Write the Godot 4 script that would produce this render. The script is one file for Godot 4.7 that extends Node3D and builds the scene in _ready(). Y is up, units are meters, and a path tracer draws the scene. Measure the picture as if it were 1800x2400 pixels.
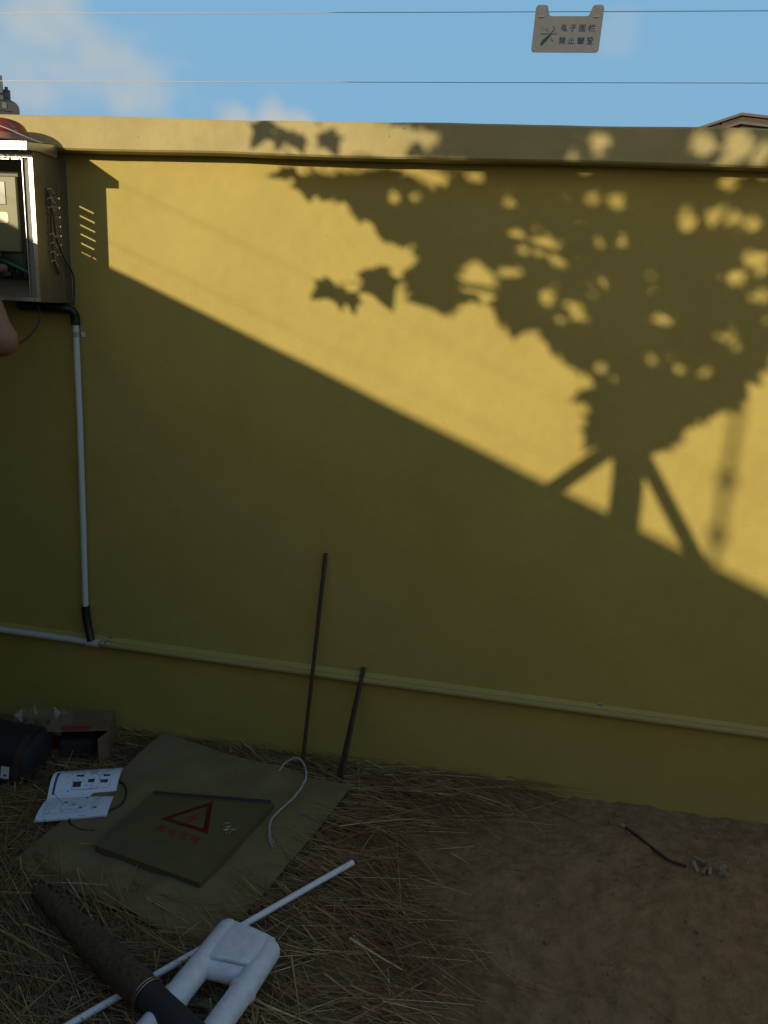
extends Node3D

# ------------------------------------------------------------------ constants
const WALL_TOP := 2.112          # top of the coping
const COPING_OUT := 0.064        # how far the coping stands out of the wall
const COPING_LOW := 2.018        # underside of the coping
const SUN_SIDE := 0.70           # sunlight: metres sideways per metre towards the wall
const SUN_DROP := 0.287          # sunlight: metres down per metre towards the wall
const RETURN_FACE := -2.358      # inner face of the wall that turns the corner

var rng := RandomNumberGenerator.new()
var used := {}
var M := {}

# ------------------------------------------------------------------ naming
func numbered(called: String) -> String:
	if not used.has(called):
		used[called] = 0
		return called
	used[called] += 1
	return "%s_%03d" % [called, used[called]]

func tag(o: Node, label: String, category: String, group := "") -> Node:
	o.set_meta("label", label)
	o.set_meta("category", category)
	if group != "":
		o.set_meta("group", group)
	return o

func thing(called: String, label: String, category: String, group := "") -> Node3D:
	var o := Node3D.new()
	o.name = numbered(called)
	add_child(o)
	tag(o, label, category, group)
	return o

# commits a SurfaceTool or an ArrayMesh as one named mesh
func obj(called: String, shape, material: Material, parent: Node = null) -> MeshInstance3D:
	var o := MeshInstance3D.new()
	o.mesh = shape.commit() if shape is SurfaceTool else shape
	o.material_override = material
	if parent == null:
		o.name = numbered(called)
		add_child(o)
	else:
		var n := called
		var i := 0
		while parent.has_node(NodePath(n)):
			i += 1
			n = "%s_%03d" % [called, i]
		o.name = n
		parent.add_child(o, true)
	return o

func struct(called: String, shape, material: Material) -> MeshInstance3D:
	var o := obj(called, shape, material)
	o.set_meta("kind", "structure")
	return o

# ------------------------------------------------------------------ shapes
func tool() -> SurfaceTool:
	var st := SurfaceTool.new()
	st.begin(Mesh.PRIMITIVE_TRIANGLES)
	return st

# four corners counter-clockwise as seen from outside
func quad(st: SurfaceTool, a: Vector3, b: Vector3, c: Vector3, d: Vector3) -> void:
	var n := (b - a).cross(c - a)
	if n.length_squared() < 1e-16:
		n = (c - a).cross(d - a)
	n = n.normalized()
	for p in [a, c, b, a, d, c]:
		st.set_normal(n)
		st.add_vertex(p)

func tri(st: SurfaceTool, a: Vector3, b: Vector3, c: Vector3) -> void:
	var n := (b - a).cross(c - a).normalized()
	for p in [a, c, b]:
		st.set_normal(n)
		st.add_vertex(p)

# box with chamfered edges
func box(st: SurfaceTool, lo: Vector3, hi: Vector3, r := 0.002, xf := Transform3D()) -> void:
	var c := (lo + hi) * 0.5
	var h := (hi - lo) * 0.5
	r = minf(r, minf(h.x, minf(h.y, h.z)) * 0.9)
	var i := h - Vector3(r, r, r)
	var ax: Array[Vector3] = [Vector3.RIGHT, Vector3.UP, Vector3.BACK]
	for k in 3:
		for s in [-1.0, 1.0]:
			var n: Vector3 = ax[k] * s
			var u: Vector3 = ax[(k + 1) % 3]
			var v: Vector3 = ax[(k + 2) % 3] * s
			var o: Vector3 = c + n * h[k]
			var du: Vector3 = u * i[(k + 1) % 3]
			var dv: Vector3 = v * i[(k + 2) % 3]
			quad(st, xf * (o - du - dv), xf * (o + du - dv), xf * (o + du + dv), xf * (o - du + dv))
	for k in 3:
		var k1 := (k + 1) % 3
		var k2 := (k + 2) % 3
		for s in [-1.0, 1.0]:
			for t in [-1.0, 1.0]:
				var a: Vector3 = ax[k1] * s * h[k1] + ax[k2] * t * i[k2]
				var b: Vector3 = ax[k1] * s * i[k1] + ax[k2] * t * h[k2]
				var e: Vector3 = ax[k] * i[k]
				if s * t > 0:
					quad(st, xf * (c + a - e), xf * (c + b - e), xf * (c + b + e), xf * (c + a + e))
				else:
					quad(st, xf * (c + b - e), xf * (c + a - e), xf * (c + a + e), xf * (c + b + e))
	for sx in [-1.0, 1.0]:
		for sy in [-1.0, 1.0]:
			for sz in [-1.0, 1.0]:
				var px := c + Vector3(sx * h.x, sy * i.y, sz * i.z)
				var py := c + Vector3(sx * i.x, sy * h.y, sz * i.z)
				var pz := c + Vector3(sx * i.x, sy * i.y, sz * h.z)
				if sx * sy * sz > 0:
					tri(st, xf * px, xf * py, xf * pz)
				else:
					tri(st, xf * px, xf * pz, xf * py)

func boxes(list: Array, r := 0.002) -> SurfaceTool:
	var st := tool()
	for b in list:
		box(st, b[0], b[1], r)
	return st

# tube along points; radii one per point (or one for all)
func tube(st: SurfaceTool, pts: Array, radii, sides := 10, caps := true, squash := 1.0) -> void:
	var n := pts.size()
	var rings: Array = []
	var norms: Array = []
	var ref := Vector3.UP
	var t0: Vector3 = (pts[1] - pts[0]).normalized()
	if absf(t0.dot(ref)) > 0.9:
		ref = Vector3.RIGHT
	var side := t0.cross(ref).normalized()
	for i in n:
		var t: Vector3
		if i == 0:
			t = pts[1] - pts[0]
		elif i == n - 1:
			t = pts[i] - pts[i - 1]
		else:
			t = (pts[i] - pts[i - 1]).normalized() + (pts[i + 1] - pts[i]).normalized()
		t = t.normalized()
		side = (side - t * side.dot(t)).normalized()
		var up := side.cross(t)
		var r: float = radii[i] if radii is Array else radii
		var ring := PackedVector3Array()
		var nr := PackedVector3Array()
		for k in sides:
			var a := TAU * k / sides
			var d := side * cos(a) + up * sin(a) * squash
			ring.append(pts[i] + d * r)
			nr.append((side * cos(a) * squash + up * sin(a)).normalized())
		rings.append(ring)
		norms.append(nr)
	for i in n - 1:
		for k in sides:
			var j := (k + 1) % sides
			var idx := [[i, k], [i, j], [i + 1, j], [i, k], [i + 1, j], [i + 1, k]]
			for q in idx:
				st.set_normal(norms[q[0]][q[1]])
				st.add_vertex(rings[q[0]][q[1]])
	if caps:
		for e in [0, n - 1]:
			for k in sides:
				var j := (k + 1) % sides
				if e == 0:
					tri(st, pts[e], rings[e][j], rings[e][k])
				else:
					tri(st, pts[e], rings[e][k], rings[e][j])

func tubed(pts: Array, radii, sides := 10, caps := true) -> SurfaceTool:
	var st := tool()
	tube(st, pts, radii, sides, caps)
	return st

# smooth curve through control points
func curve(ctrl: Array, per := 8) -> Array:
	var out := []
	for i in ctrl.size() - 1:
		var a: Vector3 = ctrl[maxi(i - 1, 0)]
		var b: Vector3 = ctrl[i]
		var c: Vector3 = ctrl[i + 1]
		var d: Vector3 = ctrl[mini(i + 2, ctrl.size() - 1)]
		for k in per:
			out.append(b.cubic_interpolate(c, a, d, float(k) / per))
	out.append(ctrl[-1])
	return out

# flat outline (counter-clockwise in x,y) extruded from z = 0 back to -thick, placed by xf
func plate(st: SurfaceTool, outline: PackedVector2Array, thick: float, xf := Transform3D()) -> void:
	if Geometry2D.is_polygon_clockwise(outline):
		outline.reverse()
	var idx := Geometry2D.triangulate_polygon(outline)
	var front := Vector3(0, 0, 0)
	var back := Vector3(0, 0, -thick)
	for i in range(0, idx.size(), 3):
		var a := outline[idx[i]]
		var b := outline[idx[i + 1]]
		var c := outline[idx[i + 2]]
		if (b - a).cross(c - a) < 0:
			var s := b
			b = c
			c = s
		var A := Vector3(a.x, a.y, 0)
		var B := Vector3(b.x, b.y, 0)
		var C := Vector3(c.x, c.y, 0)
		tri(st, xf * (A + front), xf * (B + front), xf * (C + front))
		tri(st, xf * (A + back), xf * (C + back), xf * (B + back))
	for i in outline.size():
		var p := outline[i]
		var q := outline[(i + 1) % outline.size()]
		quad(st, xf * Vector3(p.x, p.y, -thick), xf * Vector3(q.x, q.y, -thick), xf * Vector3(q.x, q.y, 0), xf * Vector3(p.x, p.y, 0))

# slab over four corners (0: u0v0, 1: u1v0, 2: u1v1, 3: u0v1, counter-clockwise from above), lift = Callable(u, v)
func slab(corners: Array, nu: int, nv: int, thick: float, lift: Callable) -> SurfaceTool:
	var st := tool()
	st.set_smooth_group(-1)
	var turned: bool = (corners[1] - corners[0]).cross(corners[3] - corners[0]).y < 0
	var at := func(u: float, v: float, t: float) -> Vector3:
		var a: Vector3 = corners[0].lerp(corners[1], u)
		var b: Vector3 = corners[3].lerp(corners[2], u)
		var p := a.lerp(b, v)
		p.y += lift.call(u, v) - t
		return p
	for i in nu:
		for j in nv:
			var u0 := float(i) / nu
			var u1 := float(i + 1) / nu
			var v0 := float(j) / nv
			var v1 := float(j + 1) / nv
			var fan := [[u0, v0], [u0, v1], [u1, v1], [u0, v0], [u1, v1], [u1, v0]]
			if turned:
				fan.reverse()
			for q in fan:
				var e := 0.01
				var pu: Vector3 = at.call(q[0] + e, q[1], 0.0) - at.call(q[0] - e, q[1], 0.0)
				var pv: Vector3 = at.call(q[0], q[1] + e, 0.0) - at.call(q[0], q[1] - e, 0.0)
				var nn := pv.cross(pu).normalized()
				if nn.y < 0:
					nn = -nn
				st.set_normal(nn)
				st.set_uv(Vector2(q[0], q[1]))
				st.add_vertex(at.call(q[0], q[1], 0.0))
			fan.reverse()
			for q in fan:
				st.set_normal(Vector3.DOWN)
				st.set_uv(Vector2(q[0], q[1]))
				st.add_vertex(at.call(q[0], q[1], thick))
	var rim := []
	for i in nu:
		rim.append([float(i) / nu, 0.0])
	for j in nv:
		rim.append([1.0, float(j) / nv])
	for i in nu:
		rim.append([1.0 - float(i) / nu, 1.0])
	for j in nv:
		rim.append([0.0, 1.0 - float(j) / nv])
	for i in rim.size():
		var p: Array = rim[i]
		var q: Array = rim[(i + 1) % rim.size()]
		st.set_uv(Vector2(p[0], p[1]))
		if turned:
			quad(st, at.call(q[0], q[1], thick), at.call(p[0], p[1], thick), at.call(p[0], p[1], 0.0), at.call(q[0], q[1], 0.0))
		else:
			quad(st, at.call(p[0], p[1], thick), at.call(q[0], q[1], thick), at.call(q[0], q[1], 0.0), at.call(p[0], p[1], 0.0))
	return st

# one continuous surface round tapered bones [a, b, ra, rb] (surface nets over a smooth union)
func skin(bones: Array, cell: float, k: float) -> SurfaceTool:
	var lo := Vector3(1e9, 1e9, 1e9)
	var hi := -lo
	for b in bones:
		var r: float = maxf(b[2], b[3]) + k + cell * 2
		for p in [b[0], b[1]]:
			lo = lo.min(p - Vector3(r, r, r))
			hi = hi.max(p + Vector3(r, r, r))
	var nx := int(ceil((hi.x - lo.x) / cell)) + 2
	var ny := int(ceil((hi.y - lo.y) / cell)) + 2
	var nz := int(ceil((hi.z - lo.z) / cell)) + 2
	var f := PackedFloat32Array()
	f.resize(nx * ny * nz)
	f.fill(1.0)
	for b in bones:
		var a: Vector3 = b[0]
		var ba: Vector3 = b[1] - b[0]
		var l2 := maxf(ba.length_squared(), 1e-9)
		var m: float = maxf(b[2], b[3]) + k + cell * 2
		var p0 := ((a.min(b[1]) - Vector3(m, m, m) - lo) / cell).floor()
		var p1 := ((a.max(b[1]) + Vector3(m, m, m) - lo) / cell).ceil()
		for x in range(maxi(int(p0.x), 0), mini(int(p1.x), nx)):
			for y in range(maxi(int(p0.y), 0), mini(int(p1.y), ny)):
				for z in range(maxi(int(p0.z), 0), mini(int(p1.z), nz)):
					var p := lo + Vector3(x, y, z) * cell
					var t := clampf((p - a).dot(ba) / l2, 0.0, 1.0)
					var d: float = (p - a - ba * t).length() - lerpf(b[2], b[3], t)
					var id := (x * ny + y) * nz + z
					var o := f[id]
					var h := maxf(k - absf(o - d), 0.0) / k
					f[id] = minf(o, d) - h * h * k * 0.25
	var verts := PackedVector3Array()
	var idx := PackedInt32Array()
	var cells := {}
	var step := [ny * nz, nz, 1]
	for x in nx - 1:
		for y in ny - 1:
			for z in nz - 1:
				var id := (x * ny + y) * nz + z
				var inside := 0
				for c in 8:
					if f[id + (c & 1) * step[0] + ((c >> 1) & 1) * step[1] + (c >> 2)] < 0:
						inside += 1
				if inside == 0 or inside == 8:
					continue
				var s := Vector3.ZERO
				var n := 0
				for c in 8:
					for ax in 3:
						if c & (1 << ax):
							continue
						var c2 := c | (1 << ax)
						var fa := f[id + (c & 1) * step[0] + ((c >> 1) & 1) * step[1] + (c >> 2)]
						var fb := f[id + (c2 & 1) * step[0] + ((c2 >> 1) & 1) * step[1] + (c2 >> 2)]
						if (fa < 0) != (fb < 0):
							var t := fa / (fa - fb)
							s += Vector3(c & 1, (c >> 1) & 1, c >> 2).lerp(Vector3(c2 & 1, (c2 >> 1) & 1, c2 >> 2), t)
							n += 1
				cells[id] = verts.size()
				verts.append(lo + (Vector3(x, y, z) + s / n) * cell)
	for id in cells:
		for ax in 3:
			var a0 := f[id]
			var b0 := f[id + step[ax]]
			if (a0 < 0) == (b0 < 0):
				continue
			var u: int = step[(ax + 1) % 3]
			var v: int = step[(ax + 2) % 3]
			if not (cells.has(id - u) and cells.has(id - v) and cells.has(id - u - v)):
				continue
			var q := [cells[id], cells[id - u], cells[id - u - v], cells[id - v]]
			if a0 < 0:
				q.reverse()
			idx.append_array([q[0], q[1], q[2], q[0], q[2], q[3]])
	var st := tool()
	st.set_smooth_group(0)
	for p in verts:
		st.add_vertex(p)
	for i in idx:
		st.add_index(i)
	st.generate_normals()
	return st

# ------------------------------------------------------------------ materials
func mat(c: Color, rough := 0.8, metal := 0.0) -> StandardMaterial3D:
	var m := StandardMaterial3D.new()
	m.albedo_color = c.linear_to_srgb()
	m.roughness = rough
	m.metallic = metal
	return m

func noise_image(seed_: int, freq: float, size: int, octaves := 5) -> Image:
	var n := FastNoiseLite.new()
	n.seed = seed_
	n.frequency = freq
	n.fractal_octaves = octaves
	return n.get_seamless_image(size, size)

# seamless colour texture between two linear colours, with optional specks
func mottled(seed_: int, a: Color, b: Color, freq: float, fine: float, size := 512, specks := 0, speck := Color.BLACK) -> ImageTexture:
	var n0 := noise_image(seed_, freq, size)
	var n1 := noise_image(seed_ + 7, fine, size, 3)
	var im := Image.create(size, size, false, Image.FORMAT_RGB8)
	for y in size:
		for x in size:
			var t := n0.get_pixel(x, y).r * 0.7 + n1.get_pixel(x, y).r * 0.3
			t = clampf((t - 0.5) * 1.5 + 0.5, 0.0, 1.0)
			im.set_pixel(x, y, a.lerp(b, t).linear_to_srgb())
	var r := RandomNumberGenerator.new()
	r.seed = seed_
	for i in specks:
		var x := r.randi_range(2, size - 4)
		var y := r.randi_range(2, size - 4)
		var c := im.get_pixel(x, y).lerp(speck.linear_to_srgb(), r.randf_range(0.3, 0.8))
		im.set_pixel(x, y, c)
		if r.randf() < 0.4:
			im.set_pixel(x + 1, y, c)
		if r.randf() < 0.3:
			im.set_pixel(x, y + 1, c)
	im.generate_mipmaps()
	return ImageTexture.create_from_image(im)

func bumps(seed_: int, freq: float, size: int, strength: float) -> ImageTexture:
	var im := noise_image(seed_, freq, size, 5)
	im.convert(Image.FORMAT_RGBA8)
	im.bump_map_to_normal_map(strength)
	return ImageTexture.create_from_image(im)

func tri_mat(tex: Texture2D, metres: float, rough: float, normal: Texture2D = null, depth := 0.5) -> StandardMaterial3D:
	var m := StandardMaterial3D.new()
	m.albedo_texture = tex
	m.roughness = rough
	m.uv1_triplanar = true
	m.uv1_world_triplanar = true
	m.uv1_scale = Vector3.ONE / metres
	if normal:
		m.normal_enabled = true
		m.normal_texture = normal
		m.normal_scale = depth
	return m

func make_materials() -> void:
	M.wall = tri_mat(mottled(11, Color(0.348, 0.290, 0.074), Color(0.392, 0.328, 0.088), 0.004, 0.03, 1024, 260, Color(0.12, 0.09, 0.04)), 1.7, 0.75, bumps(5, 0.03, 512, 3.0), 0.13)
	M.coping = tri_mat(mottled(14, Color(0.315, 0.280, 0.125), Color(0.385, 0.340, 0.160), 0.008, 0.06, 512, 120, Color(0.10, 0.09, 0.05)), 1.3, 0.8, bumps(5, 0.03, 512, 3.0), 0.2)
	M.pipe_yellow = mat(Color(0.33, 0.275, 0.088), 0.7)
	M.ledge = tri_mat(mottled(17, Color(0.345, 0.29, 0.085), Color(0.40, 0.335, 0.105), 0.02, 0.1, 256), 0.6, 0.9)
	M.soil = tri_mat(mottled(21, Color(0.150, 0.097, 0.043), Color(0.270, 0.178, 0.080), 0.012, 0.09, 1024, 900, Color(0.3, 0.24, 0.17)), 1.1, 0.95, bumps(8, 0.04, 512, 6.0), 0.8)
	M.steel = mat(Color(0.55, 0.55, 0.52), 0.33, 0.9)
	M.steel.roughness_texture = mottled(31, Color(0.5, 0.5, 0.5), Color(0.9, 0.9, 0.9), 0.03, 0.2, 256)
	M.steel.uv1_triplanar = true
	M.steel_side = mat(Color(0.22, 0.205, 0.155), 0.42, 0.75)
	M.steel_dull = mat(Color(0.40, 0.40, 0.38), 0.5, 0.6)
	M.zinc = mat(Color(0.85, 0.86, 0.87), 0.22, 1.0)
	M.wire = mat(Color(0.42, 0.43, 0.44), 0.55, 0.8)
	M.gasket = mat(Color(0.16, 0.17, 0.18), 0.6)
	M.black = mat(Color(0.018, 0.018, 0.018), 0.45)
	M.black_matt = mat(Color(0.028, 0.027, 0.024), 0.8)
	M.white = mat(Color(0.72, 0.74, 0.76), 0.35)
	M.scuffed = tri_mat(mottled(33, Color(0.58, 0.60, 0.62), Color(0.76, 0.81, 0.87), 0.02, 0.12, 512, 500, Color(0.16, 0.13, 0.09)), 0.35, 0.4)
	M.white_pipe = mat(Color(0.56, 0.60, 0.60), 0.45)
	M.grey_pvc = mat(Color(0.50, 0.49, 0.46), 0.5)
	M.iron = tri_mat(mottled(41, Color(0.035, 0.028, 0.02), Color(0.08, 0.055, 0.035), 0.05, 0.2, 256), 0.2, 0.7)
	M.card = tri_mat(mottled(51, Color(0.155, 0.128, 0.055), Color(0.200, 0.162, 0.072), 0.01, 0.08, 512, 80, Color(0.08, 0.07, 0.05)), 0.9, 0.9)
	M.kraft = tri_mat(mottled(52, Color(0.15, 0.092, 0.042), Color(0.20, 0.122, 0.058), 0.02, 0.2, 256), 0.4, 0.9)
	M.panel = tri_mat(mottled(53, Color(0.098, 0.086, 0.038), Color(0.125, 0.108, 0.048), 0.02, 0.15, 256), 0.5, 0.45)
	M.red_print = mat(Color(0.22, 0.03, 0.018), 0.6)
	M.bark = tri_mat(mottled(61, Color(0.06, 0.045, 0.03), Color(0.14, 0.105, 0.07), 0.05, 0.2, 256), 0.3, 0.95, bumps(62, 0.06, 256, 8.0), 1.0)
	M.pole_wood = tri_mat(mottled(63, Color(0.048, 0.032, 0.017), Color(0.105, 0.068, 0.034), 0.04, 0.2, 256), 0.25, 0.9, bumps(64, 0.05, 256, 8.0), 0.8)
	var leaf := mat(Color(0.055, 0.10, 0.025), 0.55)
	leaf.cull_mode = BaseMaterial3D.CULL_DISABLED
	leaf.backlight_enabled = true
	leaf.backlight = Color(0.05, 0.08, 0.015)
	M.leaf = leaf
	var straw := mat(Color.WHITE, 0.65)
	straw.vertex_color_use_as_albedo = true
	straw.cull_mode = BaseMaterial3D.CULL_DISABLED
	M.straw = straw
	M.skin = mat(Color(0.235, 0.125, 0.078), 0.6)
	M.skin.subsurf_scatter_enabled = true
	M.skin.subsurf_scatter_strength = 0.1

# ------------------------------------------------------------------ sky
func make_sky() -> PanoramaSkyMaterial:
	var w := 1024
	var h := 512
	var im := Image.create(w, h, false, Image.FORMAT_RGBF)
	var n := FastNoiseLite.new()
	n.seed = 4
	n.frequency = 2.2
	n.fractal_octaves = 6
	var sun := Vector3(-SUN_SIDE, SUN_DROP, 1.0).normalized()
	var level := Vector3(sun.x, 0, sun.z).normalized()
	# directions of the clouds and their spread; some in view over the wall, others round the sky
	var puffs := [[Vector3(-0.590, 0.325, -1), 0.055, 0.9], [Vector3(-0.530, 0.275, -1), 0.050, 1.0], [Vector3(-0.470, 0.252, -1), 0.045, 0.8], [Vector3(-0.650, 0.285, -1), 0.065, 0.7], [Vector3(-0.345, 0.212, -1), 0.024, 1.2], [Vector3(-0.305, 0.217, -1), 0.026, 1.5], [Vector3(-0.270, 0.210, -1), 0.020, 1.2], [Vector3(0.096, 0.312, -1), 0.03, 0.4],
		[Vector3(1.0, 0.3, 0.4), 0.25, 0.8], [Vector3(0.6, 0.5, 0.8), 0.3, 0.8], [Vector3(-1.0, 0.35, 0.1), 0.3, 0.8], [Vector3(-0.9, 0.7, -0.6), 0.3, 0.6]]
	for y in h:
		for x in w:
			var th := PI * (y + 0.5) / h
			var ph := TAU * (x + 0.5) / w
			var d := Vector3(sin(th) * sin(ph), cos(th), -sin(th) * cos(ph))
			var e := maxf(d.y, 0.0)
			var east := Color(0.235, 0.440, 0.640).lerp(Color(0.205, 0.435, 0.660), smoothstep(0.1, 0.40, e))
			var west := Color(0.76, 0.55, 0.33).lerp(Color(0.47, 0.42, 0.345), smoothstep(0.02, 0.45, e))
			var side := d.x * level.x + d.z * level.z
			var c := east.lerp(west, smoothstep(-0.35, 0.85, side)).lerp(Color(0.090, 0.190, 0.380), smoothstep(0.38, 1.0, e))
			var g := maxf(d.dot(sun), 0.0)
			c += Color(0.55, 0.44, 0.28) * (pow(g, 14.0) * 1.0)
			for p in puffs:
				var q: Vector3 = p[0].normalized()
				var a := d.distance_to(q)
				var s: float = p[1]
				if a < s * 2.4:
					var v := n.get_noise_3d(d.x * 6.0, d.y * 9.0, d.z * 6.0) * 0.5 + 0.5
					var k := clampf((exp(-a * a / (s * s)) * 1.15 + (v - 0.5) * 1.1 - 0.32) * 1.5, 0.0, 1.0) * float(p[2]) * 0.5
					c = c.lerp(Color(0.58, 0.56, 0.50), clampf(k, 0.0, 0.9))
			if d.y < 0:
				c = Color(0.10, 0.085, 0.06)
			im.set_pixel(x, y, c)
	var m := PanoramaSkyMaterial.new()
	m.panorama = ImageTexture.create_from_image(im)
	return m

# ------------------------------------------------------------------ ground
func spread(a: float, b: float, step: float, far: float) -> PackedFloat32Array:
	var out := PackedFloat32Array()
	var back := PackedFloat32Array()
	var s := step
	var x := a
	while x > -far:
		s *= 1.35
		x -= s
		back.append(x)
	back.reverse()
	out.append_array(back)
	x = a
	while x < b:
		out.append(x)
		x += step
	s = step
	while x < far:
		out.append(x)
		s *= 1.35
		x += s
	return out

var soil_noise := FastNoiseLite.new()

func soil_height(x: float, z: float) -> float:
	if z < -0.05 or x < -2.4:
		return 0.0
	var k := clampf(1.0 - maxf(maxf(x - 1.6, z - 2.2), 0.0), 0.0, 1.0)
	return (soil_noise.get_noise_2d(x * 4.0, z * 4.0) * 0.016 + soil_noise.get_noise_2d(x * 22.0, z * 22.0) * 0.013) * k

func make_ground() -> void:
	soil_noise.seed = 77
	soil_noise.frequency = 1.0
	soil_noise.fractal_octaves = 4
	var xs := spread(-2.4, 1.7, 0.025, 900.0)
	var zs := spread(-0.05, 2.0, 0.025, 900.0)
	var st := tool()
	st.set_smooth_group(0)
	for i in xs.size():
		for j in zs.size():
			st.add_vertex(Vector3(xs[i], soil_height(xs[i], zs[j]), zs[j]))
	var nz := zs.size()
	for i in xs.size() - 1:
		for j in nz - 1:
			var a := i * nz + j
			for q in [a, a + nz, a + nz + 1, a, a + nz + 1, a + 1]:
				st.add_index(q)
	st.generate_normals()
	struct("ground", st, M.soil)

func make_pebbles() -> void:
	rng.seed = 818
	var kinds := []
	for k in 4:
		var st := tool()
		st.set_smooth_group(0)
		var n := 7
		for i in n + 1:
			for j in 9:
				var a := PI * i / n
				var b := TAU * (j % 8) / 8.0
				var d := Vector3(sin(a) * cos(b), cos(a) * 0.7, sin(a) * sin(b))
				st.add_vertex(d * (1.0 + 0.30 * soil_noise.get_noise_3d(d.x * 1.3 + k * 9.0, d.y * 1.3, d.z * 1.3)))
		for i in n:
			for j in 8:
				var q := i * 9 + j
				for v in [q, q + 1, q + 10, q, q + 10, q + 9]:
					st.add_index(v)
		st.generate_normals()
		kinds.append(st.commit())
	var t := thing("pebbles", "small pebbles and crumbs of earth scattered over the bare soil", "pebbles")
	t.set_meta("kind", "stuff")
	for k in 4:
		var mm := MultiMesh.new()
		mm.transform_format = MultiMesh.TRANSFORM_3D
		mm.use_colors = true
		mm.mesh = kinds[k]
		mm.instance_count = 190
		for i in mm.instance_count:
			var p := Vector3(rng.randf_range(-0.3, 1.3), 0, pow(rng.randf(), 1.3) * 1.5 + 0.006)
			var s := rng.randf_range(0.0012, 0.0035) * (1.0 if rng.randf() < 0.97 else 1.9)
			p.y = soil_height(p.x, p.z) + s * 0.3
			mm.set_instance_transform(i, Transform3D(Basis.from_euler(Vector3(rng.randf(), rng.randf() * TAU, rng.randf())).scaled(Vector3(s * 1.4, s, s)), p))
			var c := Color(0.13, 0.09, 0.05).lerp(Color(0.32, 0.26, 0.18), pow(rng.randf(), 2.0))
			mm.set_instance_color(i, c)
		var o := MultiMeshInstance3D.new()
		o.multimesh = mm
		o.material_override = M.straw
		o.name = "crumbs" if k == 0 else "crumbs_%03d" % k
		o.set_meta("kind", "stuff")
		t.add_child(o, true)

# density of the straw litter: thick on the left, thinning out over bare soil on the right
func straw_amount(x: float, z: float) -> float:
	var edge := 0.14 + 0.36 * exp(-z * 12.0) + soil_noise.get_noise_2d(z * 3.0 + 9.0, 4.0) * 0.22
	return clampf((edge - x) / 0.22 + soil_noise.get_noise_2d(x * 5.0, z * 5.0 + 30.0) * 0.5, 0.0, 1.0)

func straw_mesh(bend: float, twist: float, width: float) -> ArrayMesh:
	var st := tool()
	var n := 4
	for i in n:
		var pr := []
		for e in [i, i + 1]:
			var t := float(e) / n
			var w := width * (1.0 - 0.55 * t) * 0.5
			var c := Vector3(t - 0.5, bend * (t - 0.5) * (t - 0.5) * 0.4, bend * sin(t * 3.0) * 0.3)
			var side := Vector3(0, sin(twist * t) * 0.04, cos(twist * t)) * w
			pr.append([c - side, c + side, c + Vector3(0, w * 0.02, 0)])
		quad(st, pr[0][0], pr[0][2], pr[1][2], pr[1][0])
		quad(st, pr[0][2], pr[0][1], pr[1][1], pr[1][2])
	return st.commit()

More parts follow.
